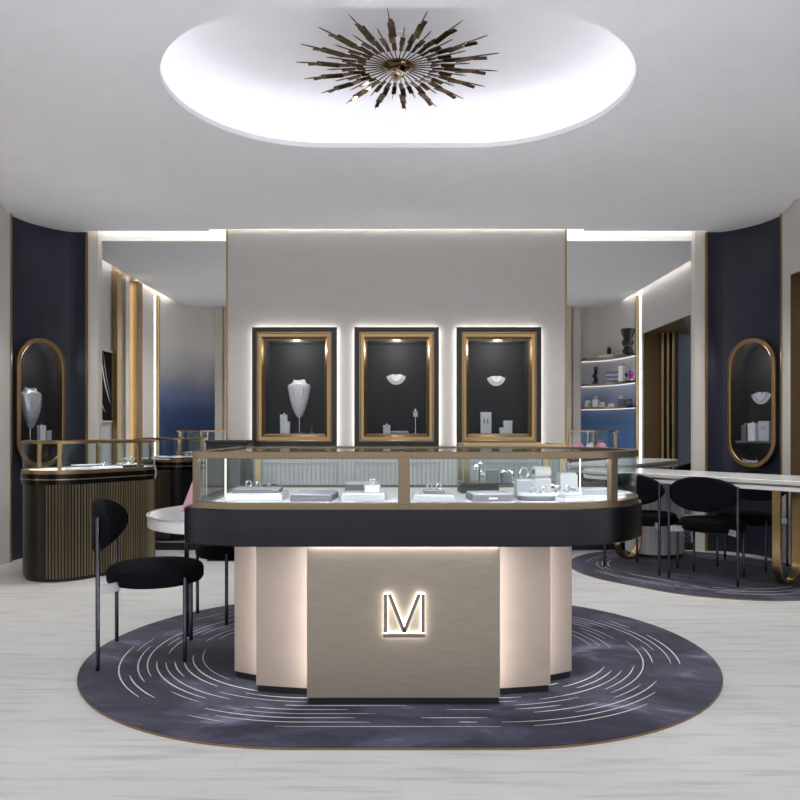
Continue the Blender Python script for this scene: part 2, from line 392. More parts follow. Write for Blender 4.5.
def display_lamp(name, F, z, d, e, s=0):
    return lamp(name, 'POINT', F(s, z, d), e, .03, (1, .97, .93))
lab = ['capsule shaped bronze display window on the dark left corner wall, silver bust inside', 'capsule shaped bronze display window on the dark right corner wall, above the white table']
for i, F in enumerate(CAPF):
    t = thing('display_window', lab[i], 'display case', F(0, -CAPH/2, 0))
    inv = Matrix.Translation(-t.location)
    def b(mb, nm, m, **k):
        mb.bm.transform(inv); return mb.build(nm, m, t, **k)
    b(sweep_frame(MB(), F, capsule, [(0, -.09), (0, .012), (.005, .017), (.037, .017), (.042, .012), (.042, -.01), (.034, -.012), (.034, -.09)]), 'frame', 'bronze')
    mb = MB(); pr = [(.0335, -.006), (.0335, -.26)]
    mb.loft([[F(x, z, dd) for x, z in capsule(o)] for o, dd in pr], cap1=True)
    b(mb, 'niche_box', 'niche')
    mb = MB(); mb.loft([[F(x, z, -.002) for x, z in capsule(.0415)], [F(x, z, .003) for x, z in capsule(.0415)]], cap0=True, cap1=True)
    b(mb, 'glass_pane', 'niche_glass')
    mb = MB()
    zz = -.385
    hw = .20
    mb.loft([[F(-hw, zz, -.22), F(hw, zz, -.22), F(hw, zz, -.03), F(-hw, zz, -.03)], [F(-hw, zz+.02, -.22), F(hw, zz+.02, -.22), F(hw, zz+.02, -.03), F(-hw, zz+.02, -.03)]], cap0=True, cap1=True)
    b(mb, 'display_shelf', 'greytray', smooth=False)
    display_lamp('niche_lamp', F, .44, -.035, 2.6)

# ------------------------------------------------------------------ three framed display windows
GR = 'framed display windows on the centre wall'
wlab = ['backlit bronze display window with white necklace bust, leftmost of the three framed windows', 'middle backlit bronze display window, dark inside with small white bib', 'rightmost of three framed backlit display windows, white bib above pale boxes']
WINF = []
for i, fx in enumerate(FX):
    F = Frame((fx, 7.25, FZ), (1, 0, 0), (0, -1, 0)); WINF.append(F)
    t = thing('display_window', wlab[i], 'display case', (fx, 7.25, FZ-FH/2), 0, GR)
    inv = Matrix.Translation(-t.location)
    def b(mb, nm, m, **k):
        mb.bm.transform(inv); return mb.build(nm, m, t, **k)
    o = rect(FW, FH)
    b(sweep_frame(MB(), F, o, [(0, .035), (0, .075), (.004, .08), (.05, .08), (.05, .035)]), 'outer_border', 'blackframe')
    b(sweep_frame(MB(), F, o, [(.048, .02), (.048, .088), (.052, .092), (.060, .092), (.066, .085), (.095, .080), (.108, .060), (.120, .052), (.122, -.02), (.110, -.02), (.110, .02)]), 'bronze_frame', 'bronze')
    hl = sweep_frame(MB(), F, o, [(.007, .006), (.007, .030)], closed=False); hl.bm.normal_update()
    for f in hl.bm.faces:
        if f.normal.dot(f.calc_center_median()-F.o) < 0: f.normal_flip()
    b(hl, 'halo_light', 'led_halo', smooth=False, recalc=False)
    mb = MB(); mb.loft([[F(x, z, 0) for x, z in rect(IW-.002, IH-.002)(0)], [F(x, z, -.29) for x, z in rect(IW-.002, IH-.002)(0)]], cap1=True)
    b(mb, 'niche_box', 'niche', smooth=False)
    mb = MB(); mb.loft([[F(x, z, .030) for x, z in rect(FW-.24, FH-.24)(0)], [F(x, z, .036) for x, z in rect(FW-.24, FH-.24)(0)]], cap0=True, cap1=True)
    b(mb, 'glass_pane', 'niche_glass', smooth=False)
    display_lamp('niche_lamp', F, .40, -.06, 5)
    # panel outline of the cupboard door under each window
    struct(sweep_frame(MB(), Frame((fx, 7.25, .50), (1, 0, 0), (0, -1, 0)), rect(.84, .78), [(0, 0), (0, .012), (.02, .012), (.02, 0)]).build('trim_%d' % (20+i), 'palegrey', smooth=False))
# fluted dado below the windows
fl = MB()
for k in range(74):
    x = XC-WX+.05+k*.0435
    fl.box(x, x+.034, 7.243, 7.2505, .08, .94)
struct(fl.build('wall_dado', 'flute_white', smooth=False))
struct(MB().box(XC-WX, XC+WX, 7.238, 7.25, 0, .075).build('baseboard_centre', 'plinth', smooth=False))

# jewellery displays inside the windows
def bust(name, label, cat, loc, rz, w, h, m, stand=.10, group=None):
    t = thing(name, label, cat, loc, rz, group)
    mb = MB(); secs = []
    prof = [(0, .04), (.02, .20), (.10, .36), (.25, .56), (.42, .73), (.6, .86), (.78, .95), (.87, 1.0), (.905, .96), (.935, .82), (.96, .62), (.98, .50), (1.0, .46)]
    for f, ww in prof:
        z = stand+f*h; a = ww*w/2; dp = .055*(.35+.65*min(1, ww*1.3))*(w/.2)
        secs.append([(a*cos(2*pi*k/24), dp*sin(2*pi*k/24)-.02*sin(pi*f), z+(.022*(w/.2)*(cos(2*pi*k/24)**2) if f > .97 else 0)) for k in range(24)])
    mb.loft(secs, cap0=True, cap1=True); mb.build('bust_form', m, t)
    ch = MB(); ch.tube([(w*.22*cos(radians(180+180*q/20)), -.062*(w/.2)-.004, stand+h*.84-w*.62*sin(pi*q/20)) for q in range(21)], .0025, 6); ch.build('necklace', 'silver', t)
    if stand > .02:
        mb = MB(); mb.tube([(0, 0, .008), (0, 0, stand+.02*h)], .006, 8); mb.build('stand_rod', 'silver', t)
        MB().lathe([(.05, 0), (.05, .008), (.01, .011)], 20).build('stand_base', 'greytray', t)
    return t
def bib(label, F, s, z, d, w, m='bust'):
    """collar shaped necklace bib on a thin peg from the back of the niche"""
    t = thing('necklace_bib', label, 'jewellery display', F(s, z, d))
    R = Matrix((F.r, -F.n, Vector((0, 0, 1)))).transposed()
    rz = atan2(F.r.y, F.r.x); t.rotation_euler.z = rz
    mb = MB(); secs = []
    N = 20
    for j in range(9):
        f = j/8; r0 = (.32+.68*f)*w/2
        lo = []
        for k in range(N+1):
            a = radians(200+140*k/N); yy = -.035*sin(pi*f*.5)-.01
            lo.append((r0*cos(a)*1.05, yy*(w/.2)+.012*f, r0*sin(a)*1.25+w*.34))
        secs.append(lo)
    back = [[(p[0], p[1]+.012, p[2]) for p in lo] for lo in secs[::-1]]
    mb.loft([secs[0]]+secs[1:]+back, closed_loop=False, closed_prof=True); mb.build('collar', m, t)
    MB().lathe([(w*.15, -w*.02), (w*.17, .0), (w*.15, w*.10), (w*.10, w*.12)], 20, (0, .02, w*.13)).build('neck', m, t)
    pts = [(w*.30*cos(radians(205+130*k/18)), -.035*(w/.2)-.008, w*.34*sin(radians(205+130*k/18))+w*.22) for k in range(19)]
    mb = MB(); mb.tube(pts, .003, 6); mb.build('necklace', 'silver', t)
    MB().tube([(0, .02, w*.12), (0, abs(d+.288)-.004 if d < -.02 else .1, w*.12)], .006, 8).build('peg', 'silver', t)
    return t
def jbox(name, label, loc, w, dd, h, m, rz=0, bow=True, group=None, cat='box'):
    t = thing(name, label, cat, loc, rz, group)
    MB().box(-w/2, w/2, -dd/2, dd/2, 0, h*.72).build('box_body', m, t, bevel=.002)
    MB().box(-w/2-.002, w/2+.002, -dd/2-.002, dd/2+.002, h*.72, h).build('box_lid', m, t, bevel=.002)
    if bow: MB().lathe([(.0, 0), (.012, .004), (.014, .012), (.008, .02), (0, .022)], 12, (0, 0, h)).build('knob', 'silver', t)
    return t
zb = -IH/2+.002
F = WINF[0]
bust('necklace_bust', 'tall white necklace bust on a rod in the left framed window', 'jewellery display', F(.02, zb, -.14), 0, .235, .36, 'bust', .16)
jbox('gift_box', 'tall white box left of the bust in the left framed window', F(-.135, zb, -.13), .065, .06, .19, 'white')
jbox('gift_box', 'short white box in front of the tall one beside the framed bust', F(-.095, zb, -.06), .06, .05, .12, 'white', bow=False)
t = thing('ring_stand', 'small silver ring stand right of the bust in the left framed window', 'jewellery display', F(.15, zb, -.12))
MB().lathe([(.02, 0), (.02, .008), (.006, .014), (.005, .06), (.011, .075), (0, .09)], 14).build('cone', 'silver', t); MB().lathe([(.03, 0), (.03, .003)], 16).build('base', 'greytray', t)
F = WINF[1]
bib('white bib with necklace in the middle framed window', F, -.005, .09, -.16, .20)
jbox('gift_box', 'small white box in front of the tray in the middle framed window', F(-.10, zb, -.10), .07, .06, .085, 'white', bow=True)
t = thing('display_tray', 'flat white jewellery tray at the bottom of the middle framed window', 'tray', F(.02, zb, -.16)); MB().box(-.10, .10, -.05, .05, 0, .022).build('tray_body', 'palegrey', t, bevel=.003); MB().box(-.09, .09, -.042, .042, .022, .026).build('pad', 'white', t)
t = thing('pendant_stand', 'slim silver pendant stand at the right of the middle framed window', 'jewellery display', F(.19, zb, -.17)); MB().lathe([(.03, 0), (.03, .006), (.005, .01), (.004, .22), (.016, .225), (.016, .25), (0, .255)], 14).build('post', 'silver', t); MB().box(-.022, .022, -.008, -.004, .17, .23).build('card', 'white', t)
F = WINF[2]
bib('white bib with necklace above two boxes in the right framed window', F, .0, .075, -.16, .19)
t = thing('display_board', 'upright white earring board at the left in the right framed window', 'jewellery display', F(-.10, zb, -.17)); MB().box(-.055, .055, -.012, .012, 0, .215).build('board', 'white', t, bevel=.003)
for k in (-1, 1): MB().lathe([(0, 0), (.006, .01), (.004, .05), (0, .055)], 8, (k*.018, -.018, .10)).build('earring', 'greytray', t)
jbox('gift_box', 'stepped pale box at the right in the right framed window', F(.12, zb, -.17), .085, .07, .13, 'white', bow=False)
jbox('gift_box', 'lowest white box beside the earring board in the right framed window', F(.055, zb, -.11), .05, .05, .06, 'white', bow=False)
F = CAPF[0]
def rzF(F): return atan2(F.r.y, F.r.x)
bust('necklace_bust', 'tapered silver necklace bust in the left capsule window', 'jewellery display', F(-.035, -.365, -.12), rzF(F), .235, .37, 'silverbust', .12)
jbox('gift_box', 'white box with silver knob right of the silver bust in the left capsule window', F(.075, -.365, -.10), .06, .05, .15, 'white', rzF(F))
jbox('gift_box', 'small grey box at the far right of the left capsule window', F(.145, -.365, -.10), .05, .05, .10, 'palegrey', rzF(F), False)
F = CAPF[1]
bib('silver bib in the upper half of the right capsule window', F, .035, .05, -.13, .22, 'silverbust')
jbox('gift_box', 'white box with silver knob, middle of the three in the right capsule window', F(-.05, -.365, -.09), .075, .05, .17, 'white', rzF(F))
jbox('gift_box', 'charcoal box, leftmost of the three in the right capsule window', F(-.145, -.365, -.10), .05, .05, .15, 'greytray', rzF(F))
t = thing('earring_board', 'pale square earring board, rightmost in the right capsule window', 'jewellery display', F(.06, -.365, -.11), rzF(F))
MB().box(-.058, .058, -.015, .015, 0, .19).build('board', 'palegrey', t, bevel=.003)
for k in (-1, 1): MB().lathe([(0, 0), (.006, .01), (.004, .04), (0, .045)], 8, (k*.015, -.02, .10)).build('earring', 'silver', t)
# the small white lettering on the rim of the right capsule window
cu = bpy.data.curves.new('lettering', 'FONT'); cu.body = 'Champel'; cu.size = .045; cu.extrude = .001; cu.align_x = 'CENTER'
to = bpy.data.objects.new('lettering', cu); C.objects.link(to); cu.materials.append(M['white'])
dw = [o for o in bpy.data.objects if o.name.startswith('display_window') and 'right corner' in o.get('label', '')][0]
p = F(-.01, -CAPH/2+.052, .0062)
to.parent = dw; to.location = p-dw.location; to.rotation_euler = (pi/2, 0, rzF(F))

# ------------------------------------------------------------------ side walls
def sidewall(s, name, y0, y1, z0, z1, m='beige', x0=3.53, x1=3.66):
    a, b = sorted((XC+s*x0, XC+s*x1)); return struct(MB().box(a, b, y0, y1, z0, z1).build(name, m, smooth=False))
OZ = 2.60
# right: opening with gold fins
sidewall(1, 'wall_right', 6.56, 6.70, 0, 3.33); sidewall(1, 'wall_right_header', 4.27, 6.56, OZ, 3.33); sidewall(1, 'wall_right_jamb', 3.98, 4.27, 0, 3.33, 'warmwhite')
dr = MB()
for (x0, x1, y0, y1, z0, z1) in ((3.66, 4.25, 6.56, 6.62, 0, OZ), (3.66, 4.25, 4.21, 4.27, 0, OZ), (3.66, 4.25, 4.21, 6.62, OZ, OZ+.06), (3.528, 3.66, 6.552, 6.559, 0, OZ), (3.528, 3.66, 4.271, 4.278, 0, OZ), (3.528, 3.66, 4.271, 6.559, OZ-.008, OZ-.001)):
    dr.box(XC+x0, XC+x1, y0, y1, z0, z1)
d1 = struct(dr.build('door_1', 'brown', smooth=False))
for k in range(3):
    x = XC+3.76+k*.075
    struct(MB().box(x, x+.035, 4.275, 4.36, 0, OZ).build('door_fin', 'gold', d1, bevel=.004))
struct(MB().box(XC+4.02, XC+4.24, 4.272, 4.30, 0, OZ).build('door_panel', 'slate', d1, smooth=False))
struct(MB().box(XC+4.24, XC+4.255, 4.30, 6.55, .02, OZ-.01).build('door_glass', 'niche_glass', d1, smooth=False))
struct(MB().box(XC+4.9, XC+5.0, 3.2, 7.6, 0, OZ+.1).build('wall_corridor', 'mall', smooth=False))
# left: beige wall, gold fins, lit reveals
sidewall(-1, 'wall_left', 5.74, 6.70, 0, 3.33); sidewall(-1, 'wall_left_fins', 4.9, 5.74, 0, 3.33, 'brown', 3.56, 3.66); sidewall(-1, 'wall_left_jamb', 3.98, 4.9, 0, 3.33, 'warmwhite')
n = 30
for (y0, y1, pr, m) in ((5.60, 5.73, .07, 'gold'), (5.47, 5.55, .04, 'bronze'), (5.30, 5.42, .06, 'warmwhite'), (4.93, 5.12, .10, 'bronze')):
    a, b = sorted((XC-3.565, XC-3.53+pr)); struct(MB().box(a, b, y0, y1, 0, 3.18).build('trim_%d' % n, m, bevel=.006)); n += 1
struct(MB().box(XC-3.56, XC-3.545, 5.20, 5.25, 0, 3.15).build('trim_%d' % n, 'led_soft', smooth=False)); n += 1
for s in (-1, 1):       # gold edge and lit reveal where the curved front panels begin
    a, b = sorted((XC+s*3.50, XC+s*3.55)); struct(MB().box(a, b, 4.00, 4.05, 0, 3.18).build('trim_%d' % n, 'gold', bevel=.004)); n += 1
    a, b = sorted((XC+s*3.525, XC+s*3.535)); struct(MB().box(a, b, 4.12, 4.17, .0, 3.15).build('trim_%d' % n, 'led_soft', smooth=False)); n += 1
# curved front corners (seen in the mirrors)
def front_arc(s, k, r0=.58, r1=1.06, n=20): return [(XC+s*(2.95+r0*k*cos(pi/2*i/n)), 4.0-r1*k*sin(pi/2*i/n)) for i in range(n+1)]
for i, s in enumerate((-1, 1)):
    side = ('left', 'right')[i]
    struct(MB().strip(front_arc(s, 1.0), .02, 0, 3.33).build('wall_front_%s' % side, ('ombre', 'ombre_shelf')[i]))
    a, b = sorted((XC+s*2.36, XC+s*2.94)); struct(MB().box(a, b, 2.90, 3.02, 0, 3.33).build('wall_front_%s_pilaster' % side, 'warmwhite', smooth=False))
    a, b = sorted((XC+s*2.79, XC+s*2.815)); struct(MB().box(a, b, 3.015, 3.035, 0, 3.18).build('trim_%d' % n, 'gold', smooth=False)); n += 1
# light slots
sl = MB()
for s in (-1, 1):
    a, b = sorted((XC+s*3.36, XC+s*3.40)); sl.box(a, b, 3.2, 6.25, 3.228, 3.242)
    a, b = sorted((XC+s*1.90, XC+s*2.98)); sl.box(a, b, 7.20, 7.25, 3.228, 3.242)
struct(sl.keep(lambda n_: n_.z > .5).build('trim_%d' % n, 'led', smooth=False, recalc=False)); n += 1

struct(MB().box(XC-1.8, XC+1.8, 7.15, 7.205, 3.228, 3.242).keep(lambda n_: n_.z > .5).build('trim_%d' % n, 'led_wash', smooth=False, recalc=False)); n += 1

# ------------------------------------------------------------------ artwork on the left wall
t = thing('framed_artwork', 'black framed picture of white leaf strokes on the left wall, seen in the left mirror', 'picture', (XC-3.53, 6.08, 1.31))
a = MB().box(0, .012, -.30, .30, .01, .85); a.build('canvas', 'canvas', t, smooth=False)
sweep_frame(MB(), Frame((0, 0, .43), (0, -1, 0), (1, 0, 0)), rect(.62, .87), [(0, 0), (0, .03), (.018, .03), (.018, 0)]).build('frame', 'gold', t, smooth=False)
lf = MB()
for (x0, z0, x1, z1, w, c) in ((-.27, .22, .02, .84, .035, .10), (-.28, .30, -.05, .84, .012, .06), (-.10, .12, .26, .78, .05, .16), (-.02, .12, .27, .60, .018, .10), (.05, .10, .28, .45, .03, .05)):
    A = []; B = []
    for k in range(15):
        f = k/14; px = x0+(x1-x0)*f+c*sin(pi*f)*.4; pz = z0+(z1-z0)*f-c*sin(pi*f)*.3; ww = w*sin(pi*min(.97, .06+f*.9))
        A.append((.0135, px-ww/2, pz)); B.append((.0135, px+ww/2, pz+ww*.3))
    lf.loft([A, B], closed_loop=False)
lf.build('painted_strokes', 'white', t, smooth=False)

# ------------------------------------------------------------------ curved shelves on the right front corner
SH = [2.34, 1.94, 1.57]
shelves = []
for k, z in enumerate(SH):
    o1 = front_arc(1, .985); o2 = front_arc(1, .72)
    sh = MB(); sh.loft([[(p[0], p[1], z-.03) for p in o1], [(p[0], p[1], z) for p in o1], [(p[0], p[1], z) for p in o2], [(p[0], p[1], z-.03) for p in o2]], closed_loop=False, closed_prof=True)
    t = thing('wall_shelf', ('top curved bronze wall shelf with a black vase, seen in the right mirror', 'middle curved bronze wall shelf holding an acrylic stack, seen in the right mirror', 'lowest curved bronze wall shelf with grey display stands, seen in the right mirror')[k], 'shelf', (0, 0, 0), 0, 'curved shelves on the ombre panel')
    sh.build('board', 'bronze', t)
    MB().strip(front_arc(1, .94), .012, z-.040, z-.031).build('light_strip', 'led_shelf', t)
def shelfpos(mx, z, k=.84):
    """point on a shelf for a picture column in the mirror"""
    best = None
    for i in range(201):
        a = pi/2*i/200; x = XC+2.95+.58*k*cos(a); y = 4.0-1.06*k*sin(a); u = 400+x*733/(2*MY-y)
        if best is None or abs(u-mx) < best[0]: best = (abs(u-mx), x, y)
    return (best[1], best[2], z)
p = shelfpos(628, 2.34, .76); t = thing('vase', 'tall black sculpted vase on the top curved shelf', 'vase', p)
MB().lathe([(.07, 0), (.085, .03), (.05, .09), (.09, .15), (.06, .22), (.095, .30), (.10, .36), (.085, .36), (.08, .30)], 20).build('body', 'blackcase', t); MB().lathe([(.066, 0), (.07, .012), (.05, .03), (0, .031)], 20, (0, 0, .10)).build('ring_band', 'greytray', t)
p = shelfpos(607, 2.34); t = thing('display_tray', 'low white tray under a black bottle on the top curved shelf', 'tray', p, .6); MB().box(-.12, .12, -.06, .06, 0, .045).build('tray_body', 'white', t, bevel=.004); MB().box(-.11, .11, -.05, .05, .045, .05).build('pad', 'palegrey', t)
q = shelfpos(609, 2.391); t = thing('bottle', 'small black bottle standing on the white tray of the top shelf', 'bottle', q); MB().lathe([(.032, 0), (.034, .01), (.034, .075), (.028, .085)], 16).build('body', 'blackcase', t); MB().lathe([(.022, .085), (.022, .11), (0, .112)], 16).build('cap', 'plinth', t)
p = shelfpos(595, 1.94); t = thing('figurine', 'small dark twisted figurine at the left of the middle curved shelf', 'figurine', p)
MB().tube([(0, 0, .02), (.015, .01, .07), (-.012, 0, .13), (.016, 0, .18), (0, .01, .22)], [.04, .03, .036, .026, .03], 12).build('body', 'blackcase', t); MB().lathe([(0, -.035), (.03, -.02), (.036, 0), (.03, .02), (0, .035)], 14, (.01, 0, .25)).build('head', 'greytray', t); MB().lathe([(.05, 0), (.05, .018)], 16).build('base', 'plinth', t)
p = shelfpos(613, 1.94); t = thing('acrylic_stack', 'stack of clear acrylic blocks on the middle curved shelf', 'display stand', p, .5)
for k in range(3): MB().box(-.10, .10, -.05, .05, k*.065, k*.065+.045).build('block', 'acrylic', t, bevel=.004); 
for k in range(2): MB().box(-.09, .09, -.04, .04, k*.065+.045, k*.065+.065).build('spacer', 'white', t)
p = shelfpos(624, 1.94); t = thing('gift_bag', 'white gift bag with a blue print on the middle curved shelf', 'bag', p, 2.5)
MB().box(-.09, .09, -.04, .04, 0, .23).build('bag_body', 'white', t, bevel=.004); MB().tube([(-.04, 0, .23), (-.03, 0, .27), (.03, 0, .27), (.04, 0, .23)], .004, 6).build('handle', 'greytray', t)
M['blue'] = mat('blue_print', '#2b3f86', .5, vary=.1, scale=30)
for s in (-1, 1): MB().prism([(0, .05), (.045, 0), (0, -.05), (-.045, 0)], s*.0405, s*.0415, Matrix.Translation((0, 0, .10)) @ Matrix.Rotation(pi/2, 4, 'X')).build('print', 'blue', t)
p = shelfpos(632, 1.94); t = thing('gem_ornament', 'magenta gem ornament beside the gift bag on the middle shelf', 'ornament', p); MB().lathe([(.01, .03), (.05, .09), (.04, .13), (0, .15)], 7).build('gem', 'magenta', t, smooth=False); MB().lathe([(.035, 0), (.03, .02), (.008, .035)], 12).build('foot', 'silver', t)
for (u, w, h, m, lb, r) in ((588, .07, .11, 'palegrey', 'slanted pale display ramp, leftmost on the lowest curved shelf', .9), (596, .09, .17, 'white', 'tall white display block near the left of the lowest curved shelf', .7), (603, .10, .08, 'palegrey', 'low pale display block at the middle of the lowest curved shelf', .6), (612, .10, .06, 'white', 'low white display block right of the middle on the lowest shelf', .5), (621, .09, .16, 'greytray', 'dark grey watch stand near the right of the lowest curved shelf', .4)):
    t = thing('display_block', lb, 'display stand', shelfpos(u, 1.57), r)
    MB().box(-w/2, w/2, -.045, .045, 0, h*.7).build('block', m, t, bevel=.006); MB().box(-w/2+.012, w/2-.012, -.05, .035, h*.7, h).build('cushion', 'palegrey' if m != 'palegrey' else 'white', t, bevel=.01)
for k in range(3):
    t = thing('bookend_block', ('black block nearest the grey watch stand on the lowest shelf', 'middle one of three black blocks at the right end of the lowest shelf', 'black block nearest the gold post on the lowest curved shelf')[k], 'ornament', shelfpos(626+k*3.9, 1.57), .3+k*.1, 'black blocks on the lowest shelf')
    MB().box(-.017, .017, -.035, .035, 0, .10).build('block', 'blackcase', t, bevel=.006); MB().box(-.008, .008, -.037, .037, .03, .065).build('inset', 'bronze', t)

# ------------------------------------------------------------------ oval showcases with fluted fronts
def arc_path(c, r, a0, a1, n=14): return [(c[0]+r*cos(radians(a0+(a1-a0)*i/n)), c[1]+r*sin(radians(a0+(a1-a0)*i/n))) for i in range(n+1)]
def showcase(label, loc, rz, hs, r, ztop, post_angles, ribs=True, group=None, lit=1):
    t = thing('showcase', label, 'display case', loc, rz, group)
    MB().prism(stad(r-.035, hs), 0, .03).build('plinth', 'plinth', t)
    b = MB(); b.prism(stad(r-.022, hs), .03, .775); b.build('cabinet_body', 'rib_dark', t)
    if ribs:
        rr = r-.022; al = radians(56); span = hs+rr*al; N = int(2*span/.0235)
        for sgn in (-1, 1):
            f = MB()
            for k in range(N):
                q = -span+(k+.5)*2*span/N
                if abs(q) <= hs: x, y, nx, ny = q, rr, 0, 1
                else:
                    a = (abs(q)-hs)/rr; nx, ny = sin(a)*(1 if q > 0 else -1), cos(a); x, y = (hs if q > 0 else -hs)+rr*nx, rr*ny
                pts = [(x+ny*.0070*cos(pi*j/6)+nx*.009*sin(pi*j/6), sgn*(y-nx*.0070*cos(pi*j/6)+ny*.009*sin(pi*j/6))) for j in range(7)]
                f.loft([[(p[0], p[1], .03) for p in pts], [(p[0], p[1], .775) for p in pts]], closed_loop=False)
            f.build('fluted_panel', 'rib_gold', t)
    MB().prism(stad(r-.006, hs), .775, .812).build('lower_band', 'darkmetal', t)
    MB().prism(stad(r+.002, hs), .812, .820).build('gold_line', 'gold', t)
    MB().prism(stad(r-.002, hs), .820, .858).build('upper_band', 'darkmetal', t)
    MB().ring(stad(r-.008, hs), stad(r-.05, hs), .858, .888).build('bottom_rail', 'bronze', t)
    MB().prism(stad(r-.045, hs), .862, .880).build('deck', 'deck', t)
    g = MB().ring(stad(r-.016, hs), stad(r-.021, hs), .888, ztop-.022); g.build('glass_wall', 'glass', t)
    MB().ring(stad(r-.008, hs), stad(r-.05, hs), ztop-.022, ztop).build('top_rail', 'bronze', t)
    MB().prism(stad(r-.045, hs), ztop-.012, ztop-.004).build('glass_top', 'glass', t)
    MB().ring(stad(r-.051, hs), stad(r-.056, hs), ztop-.021, ztop-.013).keep(lambda n: n.z < -.5).build('light_strip', 'led_case', t, recalc=False)
    for c, a in post_angles:
        x = (hs if c > 0 else -hs)+(r-.018)*cos(radians(a)); y = (r-.018)*sin(radians(a))
        MB().box(-.014, .014, -.011, .011, .886, ztop-.02).build('post', 'bronze', t, loc=(x, y, 0), rz=radians(a+90))
    return t
A = Vector((-2.80, 6.12)); B = Vector((-2.509, 6.52)); mid = (A+B)/2; ang = atan2(B.y-A.y, B.x-A.x)
SC = showcase('bronze fluted oval showcase beside the left mirror, behind the chair', (mid.x, mid.y, 0), ang, (B-A).length/2, .33, 1.122, [(-1, -126), (1, -90), (1, 90), (-1, 100)])
for s, lb in ((-1, 'oval showcase under the blue ombre panel, seen in the left mirror'), (1, 'oval showcase with pink bags below the curved shelves, seen in the right mirror')):
    showcase(lb, (XC+s*2.92, 3.74, 0), atan2(1.06, .50*s), .30, .215, 1.205, [(-1, -90), (1, -90), (-1, 90), (1, 90)])
FSC = Matrix.Translation((XC+2.92, 3.74, 0)) @ Matrix.Rotation(atan2(1.06, .50), 4, 'Z')

# small trays inside the left showcase
def loc_in(t, x, y, z): return t.matrix_basis @ Vector((x, y, z))
SCm = Matrix.Translation((mid.x, mid.y, 0)) @ Matrix.Rotation(ang, 4, 'Z')
def tray(label, mtx, x, y, z, w, d, h, m='greytray', top='palegrey', rz=0, group=None):
    p = mtx @ Vector((x, y, z)); r = mtx.to_euler().z+rz
    t = thing('jewellery_tray', label, 'tray', p, r, group)
    MB().box(-w/2, w/2, -d/2, d/2, 0, h*.8).build('tray_body', m, t, bevel=.003)
    MB().box(-w/2+.006, w/2-.006, -d/2+.006, d/2-.006, h*.8, h).build('pad', top, t, bevel=.002)
    return t
def ringlet(label, p, r=.03, th=.006, rz=0, m='silver', name='bracelet', group=None, flat=False):
    t = MB().tube([(r*cos(2*pi*k/24), 0, r+r*sin(2*pi*k/24)) if not flat else (r*cos(2*pi*k/24), r*sin(2*pi*k/24), th) for k in range(24)], th, 8, True).build(name, m)
    t.location = p; t.location.z += th if not flat else 0
    t.rotation_euler.z = rz
    return tag(t, label, 'jewellery', group)
tray('white tray nearest the rounded left end of the fluted showcase', SCm, -.22, -.17, .8805, .18, .12, .02, 'palegrey', 'white')
tray('white tray with a small ring, in the middle of the fluted showcase', SCm, .03, -.18, .8805, .22, .12, .022, 'white', 'white')
tray('black tray below the silver tiara in the fluted showcase', SCm, .27, -.14, .8805, .20, .14, .03, 'blackcase', 'palegrey')
tray('black tray at the right end of the fluted showcase', SCm, .38, .06, .8805, .16, .12, .03, 'blackcase', 'white')
tray('grey tray at the rear of the fluted showcase', SCm, .02, .10, .8805, .26, .12, .03, 'greytray', 'white')
ringlet('small silver ring on the middle white tray of the fluted showcase', SCm @ Vector((.0, -.18, .903)), .014, .003, 0, name='ring')
ti = thing('tiara', 'silver tiara of small loops in the fluted showcase', 'jewellery', SCm @ Vector((.27, -.14, .911)), ang)
tb = MB()
for k in range(7):
    a = radians(200+140*k/6); cx, cy = .065*cos(a), .065*sin(a)+.04
    tb.tube([(cx+.013*cos(2*pi*j/12)*sin(-a), cy+.013*cos(2*pi*j/12)*cos(a), .03+.02*sin(2*pi*j/12)*(1+.4*sin(pi*k/6))) for j in range(12)], .003, 6, True)
tb.build('loops', 'silver', ti); MB().tube([(.065*cos(radians(195+150*k/14)), .065*sin(radians(195+150*k/14))+.04, .005) for k in range(15)], .005, 6).build('band', 'silver', ti)
# pink bags in the right front showcase
for k, q in enumerate(((-.24, .05), (.27, .04))):
    x, y, z = FSC @ Vector((q[0], q[1], .8805))
    t = thing('handbag', ('small pink bag at the left of the shelf showcase seen in the right mirror', 'small pink bag at the right of the shelf showcase seen in the right mirror')[k], 'bag', (x, y, z), .8)
    MB().lathe([(.085, 0), (.098, .02), (.088, .08), (.055, .12), (0, .13)], 18).build('bag_body', 'pinkbag', t); MB().tube([(-.05, 0, .11), (-.04, 0, .17), (.04, 0, .17), (.05, 0, .11)], .006, 6).build('handle', 'pinkbag', t)
for k, q in enumerate(((-.03, -.03), (.12, -.10), (.10, .09))):
    x, y, z = FSC @ Vector((q[0], q[1], 0))
    t = thing('display_cushion', ('round white cushion between the two pink bags seen in the right mirror', 'round white cushion nearest the shelf wall seen in the right mirror', 'round white cushion nearest the glass front in the shelf showcase')[k], 'display stand', (x, y, .8805)); MB().lathe([(.06, 0), (.07, .03), (.07, .08), (.05, .13), (0, .14)], 16).build('cushion', 'white', t); ringl = MB().tube([(.055*cos(2*pi*j/16), .055*sin(2*pi*j/16), .128) for j in range(16)], .005, 6, True).build('bracelet', 'silver', t)

